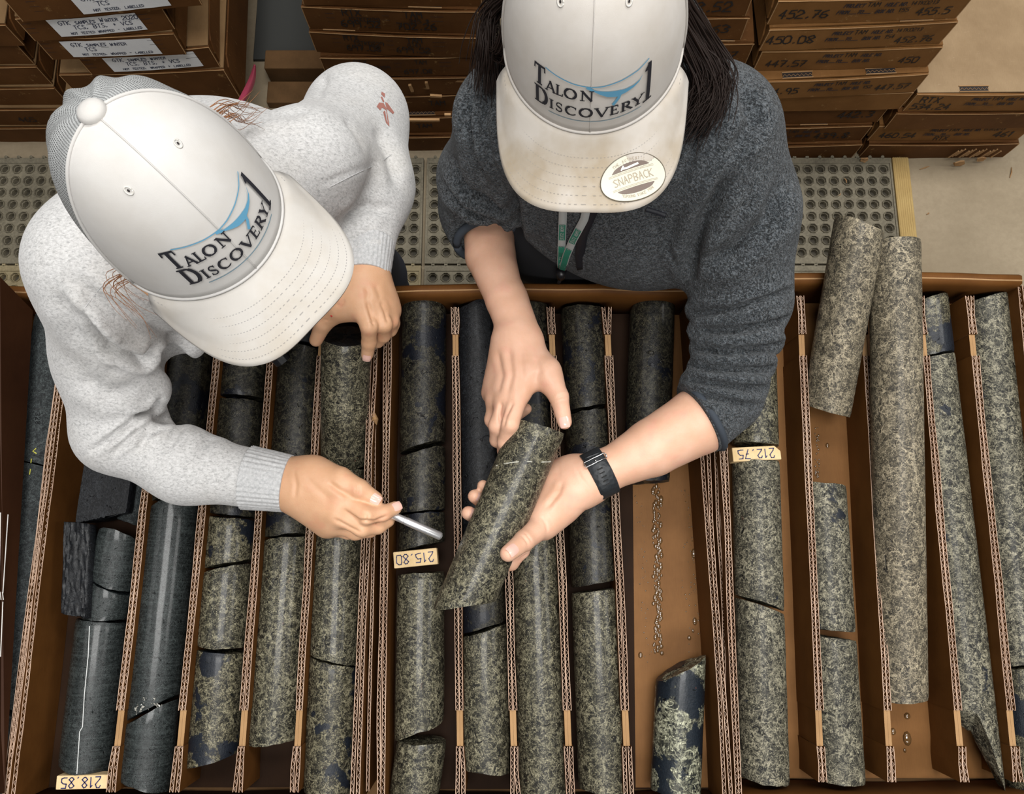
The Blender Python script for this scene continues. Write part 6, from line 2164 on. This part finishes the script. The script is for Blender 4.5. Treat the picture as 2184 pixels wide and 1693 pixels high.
# folds standing out at the inside of the elbow and along the forearm
J.cap(P(285, 780, 1.190), P(318, 832, 1.172), 0.034, 0.026, 0.012)
J.cap(P(318, 885, 1.155), P(300, 930, 1.165), 0.016, 0.014, 0.008)
J.cap(P(355, 930, 1.150), P(330, 985, 1.165), 0.020, 0.016, 0.012)
J.cap(P(405, 948, 1.145), P(390, 1000, 1.155), 0.020, 0.016, 0.014)
J.cap(P(462, 966, 1.140), P(450, 1010, 1.148), 0.016, 0.014, 0.014)
J.cap(P(330, 655, 1.185), P(392, 722, 1.150), 0.045, 0.030, 0.03)
J.ell(P(352, 884, 1.17), (0.020, 0.012, 0.06), 0.008, sub=True)
J.ell(P(372, 770, 1.16), (0.016, 0.020, 0.06), 0.010, sub=True)
# left sleeve
J.cap(P(660, 350, 1.24), P(762, 252, 1.100), 0.062, 0.062, 0.03)
J.cap(P(762, 252, 1.100), P(788, 400, 1.115), 0.062, 0.054, 0.05)
J.cap(P(788, 400, 1.115), P(782, 535, 1.140), 0.054, 0.036, 0.04)
Vs, Fs = J.mesh()
cr = [([(170, 660), (240, 740), (300, 765), (330, 735)], 9, 0.012, 0.5), ([(120, 620), (170, 700), (260, 755)], 16, 0.006, 0.5), ([(200, 962), (260, 915), (310, 880), (350, 862)], 5, 0.008, 0.4),
      ([(245, 965), (290, 925), (330, 905)], 5, 0.007, 0.5), ([(295, 960), (312, 930), (345, 915)], 5, 0.007, 0.4), ([(350, 965), (375, 925), (400, 900)], 8, 0.004, 0.5), ([(420, 975), (440, 945), (455, 930)], 8, 0.003, 0.5),
      ([(270, 890), (300, 880), (330, 862), (345, 850)], 5, 0.007, 0.4), ([(200, 560), (230, 600), (250, 640)], 5, 0.002, 0.3), ([(150, 590), (200, 640), (330, 700), (420, 730)], 18, 0.006, 0.4),
      ([(735, 250), (765, 290), (780, 320)], 5, 0.005, 0.1), ([(560, 240), (640, 235), (680, 205)], 14, 0.003, 0.3), ([(678, 210), (685, 180), (695, 160)], 8, 0.010, 0.2), ([(680, 395), (740, 370), (810, 345)], 4, 0.002, 0.2),
      ([(800, 270), (830, 330), (850, 400)], 12, 0.005, 0.4), ([(730, 470), (780, 440), (830, 450)], 9, 0.004, 0.5), ([(745, 520), (790, 500), (820, 500)], 7, 0.004, 0.5), ([(175, 800), (230, 840), (300, 830)], 16, 0.004, 0.5),
      ([(320, 700), (380, 725), (420, 745)], 8, 0.003, 0.3)]
Vs = folds(Vs, Fs, [(p_, w_, a_ * 1.5, r_k * 1.1) for p_, w_, a_, r_k in cr])
mesh_obj('sweatshirt', [(soften(Vs, Fs, 1), Fs)], M['sweat'], pl)
bvS = tree(Vs, Fs)
# ribbed cuffs
def cuff(a, b, ra, rb, name='cuff'):
    f_ = Field(0.0022)
    f_.cap(a, b, ra, rb, 0.01)
    m_ = (np.array(b) - np.array(a)); m_ /= np.linalg.norm(m_)
    V, F = f_.mesh()
    # cut the round ends flat
    s = (V - a) @ m_; L_ = np.linalg.norm(np.array(b) - a)
    V = V - np.outer(np.minimum(s, 0) + np.maximum(s - L_, 0), m_)
    N = V - (np.array(a) + np.outer((V - a) @ m_, m_))
    ang = np.arctan2(N[:, 2], N @ np.cross(m_, [0, 0, 1.0]))
    V = V + N * (0.018 * np.sin(ang * 36))[:, None]
    return mesh_obj(name, [(V, F)], M['cuff'], pl)
cuff(P(528, 1018, 1.130), P(614, 1031, 1.128), 0.0405, 0.0360)
cuff(P(784, 520, 1.140), P(780, 590, 1.150), 0.0360, 0.0315)
# printed sleeve letters
M['redprint'] = plain('faded_red_print', (0.36, 0.15, 0.12), 0.8)
mb = MB()
def zz(px, py): return (700 + px * 260 / 1232.0, 150 + py * 200 / 948.0)
for poly in ([(490, 365), (515, 325), (560, 330), (545, 375), (525, 403)], [(560, 330), (590, 385), (620, 565), (605, 540), (585, 400), (545, 375)], [(555, 420), (575, 405), (590, 500), (618, 565), (585, 530)],
             [(575, 320), (600, 330), (668, 425), (655, 442), (590, 385)], [(530, 270), (545, 262), (568, 315), (555, 322)], [(540, 215), (575, 235), (570, 275), (535, 240)]):
    mb.add([drop(bvS, *zz(*p), 0.0012) for p in poly], [tuple(range(len(poly)))])
mb.build('sleeve_print', M['redprint'], pl, local=False)
# seam line over the shoulder
strip(bvS, [(182, 655), (205, 625), (225, 600), (232, 590)], 0.0010, 'shoulder_seam', M['cuff'], pl, 0.0001, 0.0003, 16)
strip(bvS, [(705, 398), (750, 375), (800, 352), (835, 330)], 0.0010, 'sleeve_seam', M['cuff'], pl, 0.0001, 0.0003, 16)
# hair
rl1 = [[toL((-0.072, -0.02, -0.02)), P(235, 600, 1.405), P(262, 640, 1.40), P(300, 668, 1.395)], [toL((-0.074, -0.01, -0.02)), P(246, 610, 1.405), P(285, 650, 1.40), P(320, 690, 1.39)]]
hairs(pl, rl1, M['hair_red'], 'hair', 0.00045, 14, 5, 0.008)
rl2 = [[toL((0.02, -0.09, -0.03)), P(470, 235, 1.40), P(520, 238, 1.36), P(556, 240, 1.33)], [toL((0.0, -0.09, -0.04)), P(480, 245, 1.40), P(515, 250, 1.37), P(550, 222, 1.35)]]
hairs(pl, rl2, M['hair_red'], 'hair', 0.0006, 22, 6, 0.008)
tie = MB()
tie.tube([P(196, 200, 1.45), P(205, 185, 1.46), P(222, 178, 1.46)], 0.0012, 5)
tie.build('hair_tie', plain('pale_elastic', (0.7, 0.55, 0.3), 0.6), pl, smooth=True, local=False)

# ------------------------------------------------------------------ pen, hand lens
pen = empty('scriber_pen', tuple(P(850, 1105, 1.13)), 'silver scriber pen held over the block marked 215.80', 'pen')
A, B = P(736, 1054, 1.150), P(941, 1144, 1.112)
d = (B - A)
al = plain('brushed_aluminium', (0.72, 0.72, 0.73), 0.32, metal=0.75)
MB().tube([A + d * 0.40, A + d * 0.62, A + d * 0.64, A + d * 0.985, B], [0.0048, 0.0048, 0.0052, 0.0052, 0.0044], 16).build('barrel', al, pen, smooth=True, local=False)
MB().tube([A, A + d * 0.01, A + d * 0.18, A + d * 0.20, A + d * 0.40], [0.0028, 0.0036, 0.0038, 0.0042, 0.0042], 14).build('grip', plain('satin_white', (0.75, 0.75, 0.73), 0.4), pen, smooth=True, local=False)
MB().tube([A + d * 0.985, A + d * 1.005], [0.0036, 0.0030], 12).build('tip_cap', plain('clear_plastic', (0.6, 0.62, 0.64), 0.15), pen, smooth=True, local=False)
rg = MB()
for f_ in (0.16, 0.215, 0.60): hoop(rg, A + d * f_, d, 0.0046, 0.0006, 14)
rg.build('ring', al, pen, smooth=True, local=False)

lens = empty('hand_lens', tuple(P(600, 765, 1.06)), 'dark cylindrical hand lens peeking out under the grey cap brim', 'hand lens')
a, b = P(580, 742, 1.060), P(604, 770, 1.046)
MB().tube([a, b], [0.0125, 0.0125], 24).build('barrel', plain('black_plastic', (0.015, 0.015, 0.017), 0.25), lens, smooth=False, local=False)
q = MB(); hoop(q, a + (b - a) * 0.55, b - a, 0.0126, 0.0008, 24)
q.build('rim', plain('chrome', (0.8, 0.8, 0.8), 0.12, metal=1.0), lens, smooth=True, local=False)

bpy.context.view_layer.update()
